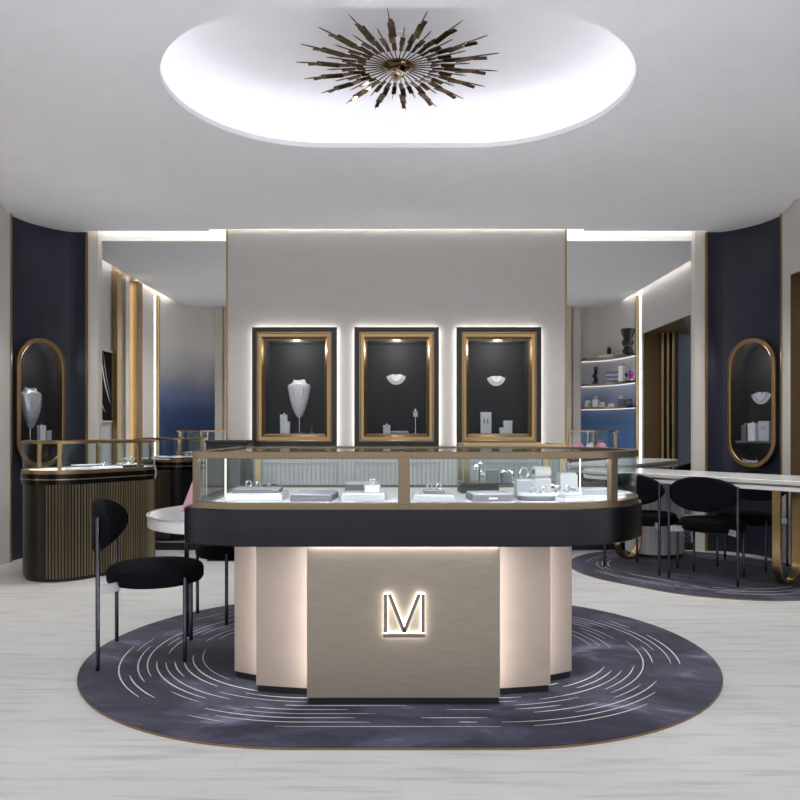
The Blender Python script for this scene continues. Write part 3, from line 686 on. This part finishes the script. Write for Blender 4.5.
# ------------------------------------------------------------------ central island counter
IC0, IC1, IY, IR = -.62, .625, 3.65, .55
CUT = -.945; CG = -.905
def isl(r, cut=CUT, n=20):
    """plan outline: flat left end, round right end; starts at front left"""
    r = max(r, .05); ph = math.acos(min(1, max(-1, (IC0-cut)/r))); P = []
    a0 = -(pi-ph)
    for i in range(n+1): a = a0+(-pi/2-a0)*i/n; P.append((IC0+r*cos(a), IY+r*sin(a)))
    for i in range(2*n+1): a = -pi/2+pi*i/(2*n); P.append((IC1+r*cos(a), IY+r*sin(a)))
    for i in range(n+1): a = pi/2+(pi-ph-pi/2)*i/n; P.append((IC0+r*cos(a), IY+r*sin(a)))
    return P
def isub(r, xa, xb, front=True):
    P = isl(r); n = 20
    if front: P = [p for p in P[:3*n+2] if p[1] <= IY+1e-6]
    return [p for p in P if xa-1e-6 <= p[0] <= xb+1e-6]
T = thing('jewellery_counter', 'large central jewellery counter with glass case, black band and champagne base', 'counter', (.015, 3.65, 0))
TI = Matrix.Translation(-T.location)
def tb_(mb, nm, m, parent=None, **k):
    mb.bm.transform(TI); return mb.build(nm, m, parent or T, **k)
ZF0, ZF1 = .715, .872
tb_(MB().prism(isl(IR), ZF0, ZF1), 'fascia_band', 'darkmetal', bevel=.004)
tb_(MB().ring(isl(IR-.012, CUT+.01), isl(IR-.05, CUT+.05), ZF1, ZF1+.006), 'fascia_rim', 'paleframe')
tb_(MB().ring(isl(IR-.016, CG), isl(IR-.065, CG+.05), ZF1+.004, .898), 'bottom_rail', 'paleframe', bevel=.002)
tb_(MB().prism(isl(IR-.06, CG+.046), ZF1+.003, .886), 'deck', 'deck')
ZT = 1.117
tb_(MB().ring(isl(IR-.016, CG), isl(IR-.062, CG+.048), ZT-.030, ZT), 'top_rail', 'paleframe', bevel=.002)
tb_(MB().prism(isl(IR-.058, CG+.044), ZT-.014, ZT-.006), 'glass_top', 'glass')
tb_(MB().strip([p for p in isl(IR-.068, CG+.06) if p[1] < 3.62], .007, ZT-.029, ZT-.0155).keep(lambda n: n.z < -.5), 'light_strip', 'led_case', recalc=False)
# glass panes
rg = IR-.026; full = isl(rg, CG+.01); nf = 20
fr = [p for p in full if p[1] <= IY]
seg = lambda a, b: [p for p in fr if a <= p[0] <= b and p[1] < 3.3]
tb_(MB().strip([p for p in seg(-.94, .01)]+[(.0, IY-rg)], .007, .896, ZT-.028), 'glass_pane', 'glass')
tb_(MB().strip([(.03, IY-rg)]+seg(.04, .95), .007, .896, ZT-.028), 'glass_pane', 'glass')
rend = [p for p in full if p[0] > .94]
tb_(MB().strip(rend, .007, .896, ZT-.028), 'glass_pane', 'glass')
back = [p for p in full if p[1] > 4.0 and p[0] < .94]
tb_(MB().strip(back, .007, .896, ZT-.028), 'glass_pane', 'glass')
tb_(MB().strip([full[-1], (full[0][0], full[0][1])], .007, .896, ZT-.028), 'glass_pane', 'glass')
def post(x, y, w, d, rz, nm='post', m='paleframe'):
    mb = MB().box(-w/2, w/2, -d/2, d/2, .892, ZT-.02, Matrix.Translation((x, y, 0)) @ Matrix.Rotation(rz, 4, 'Z')); return tb_(mb, nm, m, bevel=.002)
post(.017, IY-rg, .050, .026, 0)
post(full[0][0]+.004, full[0][1]+.010, .022, .03, radians(-30)); post(.935, IY-sqrt(rg**2-(.935-IC1)**2), .044, .026, radians(36))
post(-.80, IY+sqrt(rg**2-(.80+IC0)**2)-.0, .035, .035, 0, 'post', 'gold'); post(.82, IY+sqrt(rg**2-(.82-IC1)**2), .035, .035, 0, 'post', 'gold')
for x in (-.845, .872): tb_(MB().tube([(x, 3.55, .884), (x, 3.55, ZT-.015)], .003, 8), 'light_rod', 'led_rod')
# base
BX = .015
fb = MB(); fb.box(BX-.42, BX+.42, 3.19, 3.222, .045, ZF0).box(BX-.398, BX+.398, 3.222, 3.95, .045, ZF0)
FB = tb_(fb, 'front_block', 'champ')
tb_(MB().box(BX-.415, BX+.415, 3.20, 3.94, RUGT+.001, .046), 'front_plinth', 'plinth')
def bowed(hw, y0, bow, yb, n=12):
    P = [(BX-hw+2*hw*i/n, y0+bow*((2*i/n-1)**2)) for i in range(n+1)]; return P+[(BX+hw, yb), (BX-hw, yb)]
md = MB(); P = bowed(.672, 3.275, .075, 4.0)[:-2]
md.prism(P+[(p[0], p[1]+.035) for p in P[::-1]], .045, ZF0).prism(bowed(.648, 3.31, .070, 4.0), .045, ZF0)
MD = tb_(md, 'middle_block', 'champ_side')
tb_(MB().prism(bowed(.664, 3.283, .075, 3.99), RUGT+.001, .046), 'middle_plinth', 'plinth')
tb_(MB().prism(bowed(.815, 3.31, .23, 4.02), .045, ZF0), 'outer_block', 'champ_side', bevel=.003)
tb_(MB().prism(bowed(.807, 3.32, .23, 4.01), RUGT+.001, .046), 'outer_plinth', 'plinth')
for s in (-1, 1):
    a, b_ = sorted((BX+s*.3985, BX+s*.404)); tb_(MB().box(a, b_, 3.226, 3.262, .05, ZF0-.005), 'edge_light', 'led_edge', FB, smooth=False)
    a, b_ = sorted((BX+s*.6485, BX+s*.654)); tb_(MB().box(a, b_, 3.40, 3.44, .05, ZF0-.005), 'edge_light', 'led_edge', MD, smooth=False)
tb_(MB().box(BX-.415, BX+.415, 3.170, 3.186, ZF0-.008, ZF0-.001), 'band_light', 'led_edge', FB, smooth=False)
# the backlit M
lx0, lx1, lz0, lz1 = (384-400)/733*3.18, (424.5-400)/733*3.18, 1.21-(636-430)/733*3.18, 1.21-(593.5-430)/733*3.18
w = .0125
def bar(mb, p, q, w, y0=3.163, y1=3.172):
    p, q = Vector(p), Vector(q); d = (q-p).normalized(); nn = Vector((-d.y, d.x))*w/2
    pl = [p+nn, q+nn, q-nn, p-nn]
    mb.loft([[(v.x, y0, v.y) for v in pl], [(v.x, y1, v.y) for v in pl]], cap0=True, cap1=True)
mid_x = (lx0+lx1)/2; zb0 = lz0+.018
M['letter'] = mat('grey_metal_letter', '#7d766d', .4, .7, vary=.05, scale=40)
def letter(mb, w, y0, y1, e=0):
    bar(mb, (lx0+w/2, zb0+.002), (lx0+w/2, lz1), w, y0, y1); bar(mb, (lx1-w/2, zb0+.002), (lx1-w/2, lz1), w, y0, y1)
    bar(mb, (lx0+.024, lz1), (mid_x, zb0+.004), w, y0, y1); bar(mb, (lx1-.024, lz1), (mid_x, zb0+.004), w, y0, y1)
    bar(mb, (lx0-.003, lz0+.006), (lx1+.003, lz0+.006), w, y0, y1)
mb = MB(); letter(mb, .0150, 3.160, 3.172); sign = tb_(mb, 'letter_sign', 'letter', smooth=False)
mb = MB(); letter(mb, .0155, 3.1735, 3.183); lt = tb_(mb, 'letter_glow', 'led_halo', sign, smooth=False)

IM = Matrix.Translation((0, 0, .8865))
def uv(u, y): return ((u-400)*y/733, y)
def itray(label, u, y, w, d, h, m='greytray', top='palegrey', rz=0, z=0, nm=None):
    x, y = uv(u, y); return tray(label, IM, x, y, z, w, d, h, m, top, rz)
itray('white slab tray under the bracelet tray at the left of the central counter', 258, 3.45, .26, .20, .035, 'white', 'white')
itray('grey bracelet tray on the white slab at the left of the central counter', 258, 3.43, .22, .15, .018, 'greytray', 'palegrey', .05, .0352)
for k, dx in enumerate((-.045, 0, .05)): ringlet(('leftmost silver bracelet on the grey bracelet tray', 'middle silver bracelet on the grey bracelet tray', 'rightmost silver bracelet on the grey bracelet tray')[k], Vector((uv(258, 3.43)[0]+dx, 3.44, .8865+.0535)), .013, .004, .5+k*.4, name='bracelet', group='bracelets on the grey tray')
itray('flat grey jewellery tray, second from the left in the central counter', 315, 3.42, .19, .22, .034, 'greytray', 'palegrey', -.06)
itray('low white platform left of the centre post in the central counter', 364, 3.40, .20, .17, .036, 'palegrey', 'white')
itray('long grey cushion behind the ring box left of the centre post', 362, 3.56, .16, .08, .075, 'greytray', 'palegrey', 0)
t = jbox('ring_box', 'small white ring box on the platform left of the centre post', (uv(372, 3.37)[0], 3.40, .923), .07, .05, .035, 'white', 0, False)
ringlet('small silver ring on the white ring box', Vector((uv(372, 3.37)[0], 3.40, .9595)), .011, .003, .2, name='ring')
itray('white slab tray right of the centre post in the central counter', 433, 3.40, .19, .18, .030, 'palegrey', 'white')
itray('small grey pad with rings on the slab right of the centre post', 434, 3.40, .10, .08, .016, 'greytray', 'palegrey', 0, .0302)
for k, dx in enumerate((-.02, .022)): ringlet(('left silver ring on the small grey pad', 'right silver ring on the small grey pad')[k], Vector((uv(434, 3.40)[0]+dx, 3.40, .8865+.0465)), .012, .004, .3, name='ring', group='rings on the small grey pad')
tt = itray('flat grey tray with white tag in front of the black case', 489, 3.40, .19, .17, .036, 'greytray', 'palegrey', .1)
MB().box(-.02, .02, -.0885, -.0855, .010, .018).build('tag', 'white', tt)
x, y = uv(478, 3.80); t = thing('leather_case', 'flat black leather case at the back of the central counter', 'case', (x, y, .8865), .08)
MB().box(-.10, .10, -.06, .06, 0, .035).build('case_body', 'blackcase', t, bevel=.006); MB().box(-.098, .098, -.058, .058, .036, .052).build('case_lid', 'blackcase', t, bevel=.006); MB().tube([(-.03, -.062, .03), (-.03, -.085, .03), (.03, -.085, .03), (.03, -.062, .03)], .005, 6).build('handle', 'blackcase', t)
def bstand(label, u, y, w, h, m='palegrey'):
    x, y = uv(u, y); t = thing('display_block', label, 'display stand', (x, y, .8865)); MB().box(-w/2, w/2, -w/2, w/2, 0, h).build('block', m, t, bevel=.004); MB().box(-w/2+.006, w/2-.006, -w/2+.006, w/2-.006, h, h+.004).build('pad', 'white', t); return Vector((x, y, .8865+h+.004))
p = bstand('square pale block carrying a silver bangle in the central counter', 524, 3.50, .085, .085)
ringlet('silver bangle standing on the square pale block', p, .026, .005, .6, name='bangle')
p = bstand('white block under the bracelet cylinder in the central counter', 541, 3.62, .085, .085, 'white')
t = thing('bracelet_cylinder', 'white ribbed bracelet cylinder lying on its block in the central counter', 'jewellery display', p, .3)
mb = MB(); mb.lathe([(.015, -.042), (.026, -.042), (.028, -.025), (.026, -.009), (.028, .009), (.026, .025), (.026, .042), (.015, .042)], 20); mb.bm.transform(Matrix.Translation((0, 0, .0285)) @ Matrix.Rotation(pi/2, 4, 'Y')); mb.build('cylinder', 'bust', t)
mb = MB(); mb.lathe([(0, -.043), (.0145, -.043), (.0145, .043), (0, .043)], 20); mb.bm.transform(Matrix.Translation((0, 0, .0285)) @ Matrix.Rotation(pi/2, 4, 'Y')); mb.build('core', 'greytray', t)
for (u, y, lb, k) in ((538, 3.38, 'oval grey watch cushion with white rim near the right of the central counter', 1), (562, 3.45, 'oval grey watch cushion just right of the other oval cushion', 2)):
    x, y = uv(u, y); t = thing('watch_cushion', lb, 'jewellery display', (x, y, .8865), 0, 'oval watch cushions')
    MB().prism(stad(.05, .04), 0, .022).build('cushion', 'greytray', t, bevel=.006); MB().ring(stad(.053, .04), stad(.045, .04), .022, .034).build('rim', 'white', t)
    MB().prism(stad(.044, .04), .0222, .026).build('pad', 'palegrey', t)
    for j in (-1, 1):
        ringlet(('%s watch ring on the %s oval cushion' % ('left' if j < 0 else 'right', 'first' if k == 1 else 'second')), Vector((x+j*.022, y, .8865+.0265)), .015, .004, .4, name='ring', group='rings on the oval cushions')
itray('long white tray at the right front of the central counter', 575, 3.31, .15, .10, .026, 'white', 'palegrey', .25)
itray('white tray at the rear right of the central counter', 590, 3.72, .20, .12, .03, 'palegrey', 'white', .1)
p = bstand('tall white block with hoop near the right post of the central counter', 567, 3.78, .09, .10, 'white')
ringlet('large silver hoop on the tall white block', p, .027, .005, .9, name='bangle')
itray('small pale tray in the rounded right end of the central counter', 619, 3.66, .08, .12, .02, 'white', 'palegrey', .2)

# ------------------------------------------------------------------ rectangular showcase behind the island
t = thing('showcase', 'gold framed square glass showcase right behind the central counter', 'display case', (.70, 4.72, 0))
def rb(x0, x1, y0, y1): return [(x0, y0), (x1, y0), (x1, y1), (x0, y1)]
w2, d2 = .31, .25; z1, z2 = .84, 1.125
MB().box(-w2+.01, w2-.01, -d2+.01, d2-.01, RUGT+.001, .79).build('cabinet_body', 'rib_dark', t, bevel=.004)
MB().box(-w2, w2, -d2, d2, .79, z1).build('band', 'darkmetal', t, bevel=.003)
MB().ring(rb(-w2, w2, -d2, d2), rb(-w2+.03, w2-.03, -d2+.03, d2-.03), z1, z1+.03).build('bottom_rail', 'gold', t, smooth=False)
MB().box(-w2+.03, w2-.03, -d2+.03, d2-.03, z1, z1+.022).build('deck', 'deck', t)
MB().ring(rb(-w2, w2, -d2, d2), rb(-w2+.03, w2-.03, -d2+.03, d2-.03), z2-.025, z2).build('top_rail', 'gold', t, smooth=False)
MB().ring(rb(-w2+.012, w2-.012, -d2+.012, d2-.012), rb(-w2+.018, w2-.018, -d2+.018, d2-.018), z1+.03, z2-.025).build('glass_wall', 'glass', t, smooth=False)
MB().box(-w2+.03, w2-.03, -d2+.03, d2-.03, z2-.012, z2-.005).build('glass_top', 'glass', t)
MB().ring(rb(-w2+.031, w2-.031, -d2+.031, d2-.031), rb(-w2+.037, w2-.037, -d2+.037, d2-.037), z2-.024, z2-.013).keep(lambda n: n.z < -.5).build('light_strip', 'led_case', t, smooth=False, recalc=False)
for sx in (-1, 1):
    for sy in (-1, 1): MB().box(-.018, .018, -.015, .015, z1+.028, z2-.02).build('post', 'gold', t, loc=(sx*(w2-.018), sy*(d2-.015), 0))
RM = Matrix.Translation((0, 0, z1+.0225))
t = tray('dark tray carrying watch boxes in the gold framed square showcase', RM, .60, 4.66, 0, .24, .14, .016, 'blackcase', 'greytray')
jbox('watch_box', 'dark grey cube watch box, left one on the dark tray in the square showcase', (.585, 4.64, z1+.039), .075, .07, .08, 'greytray', 0, False)
t = thing('watch_stand', 'grey cushion with a silver watch on the dark tray in the square showcase', 'jewellery display', (.675, 4.64, z1+.039)); MB().lathe([(.035, 0), (.04, .02), (.034, .06), (0, .07)], 16).build('cushion', 'greytray', t); MB().tube([(.04*cos(2*pi*k/20), -.005, .04+.036*sin(2*pi*k/20)) for k in range(20)], .006, 6, True).build('watch', 'silver', t)
t = thing('orchid_ornament', 'white petal ornament left of the watch box in the square showcase', 'ornament', (.505, 4.68, z1+.0225))
MB().tube([(0, 0, 0), (.004, 0, .05), (0, 0, .12)], .005, 6).build('stem', 'silver', t)
for k in range(5): MB().lathe([(0, -.018), (.018, 0), (0, .018)], 10, (.025*cos(k*1.25), .02*sin(k*1.25), .06+.018*k)).build('petal', 'white', t)
# black cabinet by the left end of the centre wall
t = thing('cabinet', 'plain black cabinet standing at the left end of the centre wall', 'cabinet', (-1.60, 6.9, 0))
MB().box(-.19, .19, -.15, .15, .05, 1.085).build('cabinet_body', 'blackcase', t, bevel=.005); MB().box(-.195, .195, -.155, .155, 1.086, 1.115).build('cabinet_top', 'blackframe', t, bevel=.004); MB().box(-.18, .18, -.14, .14, 0, .049).build('plinth', 'plinth', t)
MB().box(-.17, .17, -.158, -.151, .10, 1.04).build('door', 'blackframe', t, bevel=.003)
MB().box(.135, .147, -.172, -.159, .55, .72).build('handle', 'leg', bpy.context.scene.objects['door'], bevel=.002)

# ------------------------------------------------------------------ white peninsula table on the counter's left end
t = thing('table', 'white rounded table butting against the left end of the central counter', 'table', (-.955, 4.23, 0))
hp = [( .0, -.53), (.0, .53)]+[(-.47*sin(pi*k/32), .53*cos(pi*k/32)) for k in range(1, 32)]
MB().prism([(p[0], p[1]) for p in hp], .678, .735).build('tabletop', 'white', t, bevel=.004)
MB().prism([(p[0]*.97-.004, p[1]*.97) for p in hp], .7352, .742).build('glass_top', 'marble', t)
MB().tube([(-.285, .03, RUGT+.008), (-.285, .03, .677)], .014, 12).build('leg', 'leg', t); MB().lathe([(.03, 0), (.03, .006), (.015, .009)], 16, (-.285, .03, RUGT+.001)).build('foot', 'leg', t)
rmb = MB()
pts = [(-.47*sin(pi*k/32)*1.004, .53*cos(pi*k/32)*1.004) for k in range(0, 33)]
rmb.strip(pts, .006, .736, .744); rmb.build('edge_trim', 'bracket', t)
pc = thing('price_card', 'folded pink card standing on the white table beside the counter', 'card', (-1.205, 4.22, .7425), .25)
pk = MB(); pk.loft([[(-.055, -.03, 0), (.06, -.03, 0), (.06, -.027, 0), (-.055, -.027, 0)], [(.02, 0, .20), (.058, 0, .20), (.058, .003, .20), (.02, .003, .20)]], cap0=True, cap1=True); pk.build('front_leaf', 'pink', pc, smooth=False)
pk = MB(); pk.loft([[(-.055, .034, 0), (.06, .034, 0), (.06, .037, 0), (-.055, .037, 0)], [(.02, .004, .20), (.058, .004, .20), (.058, .007, .20), (.02, .007, .20)]], cap0=True, cap1=True); pk.build('back_leaf', 'pink', pc, smooth=False)

# ------------------------------------------------------------------ chairs
def make_chair(label, group):
    t = thing('dining_chair', label, 'chair', (0, 0, 0), 0, group)
    prof = [(0, .385), (.215, .385), (.24, .392), (.25, .408), (.25, .45), (.243, .468), (.225, .478), (.12, .484), (0, .486)]
    MB().lathe(prof, 40).build('seat', 'velvet', t)
    # curved oval back shell
    bk = MB(); NU, NR = 40, 9; HW, HH, ZC = .282, .138, .694
    def surf(u, v, off): return (u, -.292+1.15*u*u+off, ZC+v)
    def ringpts(f, off): return [surf(HW*f*cos(2*pi*k/NU), HH*f*sin(2*pi*k/NU), off) for k in range(NU)]
    loops = [ringpts(f, .030) for f in (.02, .3, .6, .85)]+[ringpts(.95, .027), ringpts(.99, .016), ringpts(1.0, .0), ringpts(.99, -.012), ringpts(.95, -.020)]+[ringpts(f, -.022) for f in (.85, .6, .3, .02)]
    bk.loft(loops, cap0=True, cap1=True); bk.build('backrest', 'velvet', t)
    for s in (-1, 1):
        MB().tube([(s*.262, -.245, 0), (s*.262, -.245, .755), (s*.262, -.245, .762)], [.0105, .0105, .006], 12).build('leg', 'leg', t)
        MB().tube([(s*.197, .167, 0), (s*.197, .167, .43), (s*.197, .167, .437)], [.0105, .0105, .006], 12).build('leg', 'leg', t)
        br = MB(); m = Matrix.Translation((s*.262, -.245, .405)) @ Matrix.Rotation(atan2(.13, -s*.13), 4, 'Z'); br.box(.008, .125, -.007, .007, -.028, .016, m); part(br.build('bracket', 'bracket', t), 'pale metal bracket')
    MB().prism(stad(.16, 0), .376, .386).build('seat_plate', 'leg', t)
    return t
proto = make_chair('', None)
GC = 'black velvet chairs'
def place(c, f, label, first=False, group=GC):
    rz = atan2(f[1], f[0])-pi/2
    if first:
        proto.location = (c[0], c[1], proto_z); proto.rotation_euler.z = rz; proto['label'] = label; proto['group'] = group; return proto
    return dup(proto, (c[0], c[1], proto_z), rz, label, group)
proto_z = RUGT+.001
place((-1.315, 3.95), (.37, .075), 'black velvet chair in front at the left, side on, by the central counter', True)
place((-1.07, 4.76), (-.75, -.66), 'black velvet chair half hidden between the white table and the central counter')
place((2.535, 5.955), (.64, .77), 'black velvet chair with its back to us at the middle of the long white table')
place((2.15, 6.39), (.76, .65), 'black velvet chair partly hidden behind the right end of the counter')
place((3.04, 6.42), (-.66, -.75), 'black velvet chair on the far side of the long white table, under the capsule window')

# ------------------------------------------------------------------ long white table on the right
TD = Vector((.614, -.79)).normalized(); TN = Vector((.79, .614)).normalized()
ta = Vector((2.09, 6.86)); tbp = Vector((3.14, 5.51)); tm = (ta+tbp)/2; tang = atan2(TD.y, TD.x); ths = (tbp-ta).length/2
t = thing('table', 'long white oval table on gold loop legs in front of the right corner', 'table', (tm.x, tm.y, 0), tang)
MB().prism(stad(.36, ths), .762, .795).build('lower_slab', 'white', t, bevel=.004)
MB().prism(stad(.362, ths), .796, .806).build('gold_line', 'gold', t)
MB().prism(stad(.36, ths), .807, .84).build('tabletop', 'marble', t, bevel=.004)
for sx in (-.80, .63):
    hw_, rr, zt, N = .175, .175, .762, 16
    o_ = [(-hw_, zt)]+[(-hw_*cos(pi*k/N), rr-rr*sin(pi*k/N)) for k in range(N+1)]+[(hw_, zt)]
    i_ = [(-hw_+.022, zt)]+[(-(hw_-.022)*cos(pi*k/N), rr-(rr-.022)*sin(pi*k/N)) for k in range(N+1)]+[(hw_-.022, zt)]
    mb = MB(); secs = []
    for (p, q) in zip(o_, i_): secs.append([(sx-.03, p[0], p[1]), (sx+.03, p[0], p[1]), (sx+.03, q[0], q[1]), (sx-.03, q[0], q[1])])
    mb.loft(secs, cap0=True, cap1=True); mb.bm.transform(Matrix.Translation((0, 0, RUGT+.001)) @ Matrix.Diagonal((1, 1, (zt-RUGT-.001)/zt, 1))); mb.build('leg', 'champ_gold', t)
# fluted pedestal
t = thing('pedestal', 'white fluted round pedestal behind the chairs at the long white table', 'pedestal', (2.46, 7.09, RUGT+.001))
fl = []
for k in range(144): a = 2*pi*k/144; r = .265+(.006 if k % 4 < 2 else 0); fl.append((r*cos(a), r*sin(a)))
MB().prism(fl, .03, .72).build('drum', 'flute_white', t, smooth=False); MB().lathe([(.255, 0), (.255, .03)], 40).build('plinth', 'plinth', t); MB().lathe([(.275, .72), (.275, .745)], 40).build('pedestal_top', 'white', t)

# ------------------------------------------------------------------ rugs
def rug(label, c, r, hs, ang, tracks, seed):
    t = thing('rug', label, 'rug', (c[0], c[1], 0), ang, 'navy oval rugs')
    o = MB(); o.loft([[(p[0], p[1], z) for p in stad(r-.003+e, hs, n=48)] for e, z in ((0, 0), (0, RUGT-.003), (-.006, RUGT))], cap0=True, cap1=True); o.build('pile', 'rug', t)
    MB().ring(stad(r, hs, n=48), stad(r-.003, hs, n=48), 0, RUGT-.004).build('binding', 'bronze', t)
    rng = random.Random(seed); mb = MB(); z = RUGT+.0008
    for d in tracks:
        rr = r-d; L = 2*pi*rr+4*hs; s = rng.uniform(0, .6); end = s+L-.1
        def at(s_):
            s_ %= L; q = pi*rr
            if s_ < q: a = -pi/2+s_/rr; return (hs+rr*cos(a), rr*sin(a)), a
            if s_ < q+2*hs: return (hs-(s_-q), rr), pi/2
            if s_ < 2*q+2*hs: a = pi/2+(s_-q-2*hs)/rr; return (-hs+rr*cos(a), rr*sin(a)), a
            return (-hs+(s_-2*q-2*hs), -rr), -pi/2
        while s < end:
            ln = rng.uniform(.18, .95); ln = min(ln, end-s)
            n = max(4, int(ln/.04)); A, B = [], []
            wdt = rng.choice((.0045, .006, .0075))
            for k in range(n+1):
                p, a = at(s+ln*k/n); w = wdt*(.35+.65*max(0,sin(pi*k/n))**.5)/2
                A.append((p[0]+cos(a)*w, p[1]+sin(a)*w, z)); B.append((p[0]-cos(a)*w, p[1]-sin(a)*w, z))
            mb.loft([A, B], closed_loop=False); s += ln+rng.uniform(.12, .7)
    mb.build('woven_lines', 'rugline', t, smooth=False)
    return t
rug('large navy mottled oval rug with ivory dashes under the central counter', (0, 4.03), 1.26, .40, 0, [.19, .235, .28, .325, .37, .415, .46, .505, .55, .60], 3)
rug('navy rug under the chairs and long white table on the right', (2.56, 6.27), .955, .17, tang, [.16, .20, .245, .29, .34], 5)

# ------------------------------------------------------------------ sunburst chandelier
CZ = 3.33
t = thing('chandelier', 'brass and bronze sunburst ceiling light in the oval ceiling recess', 'ceiling light', (-.012, 4.275, CZ))
MB().lathe([(0, -.016), (.07, -.014), (.085, -.004), (.085, .006), (0, .01)], 28).build('hub', 'brass', t)
kn = MB()
for q in range(2):
    kn.tube([(.036*cos(2*pi*k/20)*(1 if q == 0 else .8), .030*sin(2*pi*k/20)+.012*q, -.035-.012*q+.012*sin(4*pi*k/20)) for k in range(20)], .011, 8, True)
M['pale_gold'] = mat('pale_gold_knot', '#b9ad94', .2, 1.0, vary=.1, scale=30)
kn.build('knot', 'pale_gold', t)
MB().tube([(0, 0, .008), (0, 0, .172)], .015, 12).build('stem', 'white', t); MB().lathe([(.06, .17), (.06, .18)], 20).build('canopy', 'white', t)
def ray(long):
    mb = MB(); R = .59 if long else .42
    mb.tube([(.07, 0, 0), (R*.93, 0, 0), (R, 0, .0)], [.0035, .0035, .0018], 6)
    pl = [(.20, .30, -.012, .014), (.27, .37, -.020, .012), (.34, .47, -.014, .024), (.44, .52, -.004, .020)] if long else [(.19, .24, -.010, .010), (.25, .33, -.014, .014)]
    for k, (x0, x1, y0, y1) in enumerate(pl):
        m = Matrix.Rotation(radians((-7, 6, -5, 8)[k]), 4, 'Y'); zc = (x0+x1)/2
        mb.box(x0-zc, x1-zc, y0, y1, -.003, .003, Matrix.Translation((zc, 0, -.004-.002*k)) @ Matrix.Rotation(radians((-5, 4, -3, 6)[k]), 4, 'Y') @ Matrix.Rotation(radians((7, -5, 5, -7)[k]), 4, 'X'))
    return mb
r1 = r2 = None
for k in range(36):
    long = k % 2 == 0
    if long and r1: o = r1.copy(); C.objects.link(o)
    elif not long and r2: o = r2.copy(); C.objects.link(o)
    else:
        o = ray(long).build('ray', 'brass', t, smooth=False)
        if long: r1 = o
        else: r2 = o
    o.parent = t; o.rotation_euler.z = radians(k*10+5)

# ------------------------------------------------------------------ camera, world, light
cam = bpy.data.cameras.new('camera'); co = bpy.data.objects.new('camera', cam); C.objects.link(co)
co.location = (0, 0, 1.21); co.rotation_euler = (pi/2, 0, 0); cam.sensor_width = 36; cam.lens = 36*733/800; cam.shift_y = 30/800; cam.clip_start = .05
S.camera = co
w = bpy.data.worlds.new('world'); S.world = w; w.use_nodes = True
nt = w.node_tree; bg = nt.nodes['Background']      # ambient light from the open front, made brighter below to lift the ceiling
tc = nt.nodes.new('ShaderNodeTexCoord'); sp = nt.nodes.new('ShaderNodeSeparateXYZ'); mr = nt.nodes.new('ShaderNodeMapRange'); mr.inputs[1].default_value = -.6; mr.inputs[2].default_value = .6
rp = nt.nodes.new('ShaderNodeValToRGB'); rp.color_ramp.elements[0].color = (.98, .98, 1, 1); rp.color_ramp.elements[1].color = (.50, .51, .54, 1)
nt.links.new(tc.outputs['Generated'], sp.inputs[0]); nt.links.new(sp.outputs[2], mr.inputs[0]); nt.links.new(mr.outputs[0], rp.inputs[0]); nt.links.new(rp.outputs[0], bg.inputs[0])
bg.inputs[1].default_value = 2.2
# added fill spots without fittings, to brighten the floor, ceiling and corners
dl = None
spots = [(-1.6, 2.3, 10), (0, 2.1, 10), (1.6, 2.3, 10), (-2.5, 4.7, 105), (2.5, 4.7, 105), (-1.1, 6.0, 55), (1.1, 6.0, 55), (-2.3, 6.0, 105), (2.3, 6.0, 150)]
for k, (x, y, e) in enumerate(spots):
    lamp('fill_spot', 'SPOT', (x, y, CEIL-.02), e, .09, (1, .985, .97), (0, 0, 0), spot=radians(125), blend=.9)
S.view_settings.view_transform = 'Standard'; S.view_settings.look = 'None'; S.view_settings.exposure = -.02; S.view_settings.gamma = 1
S.view_settings.use_curve_mapping = False
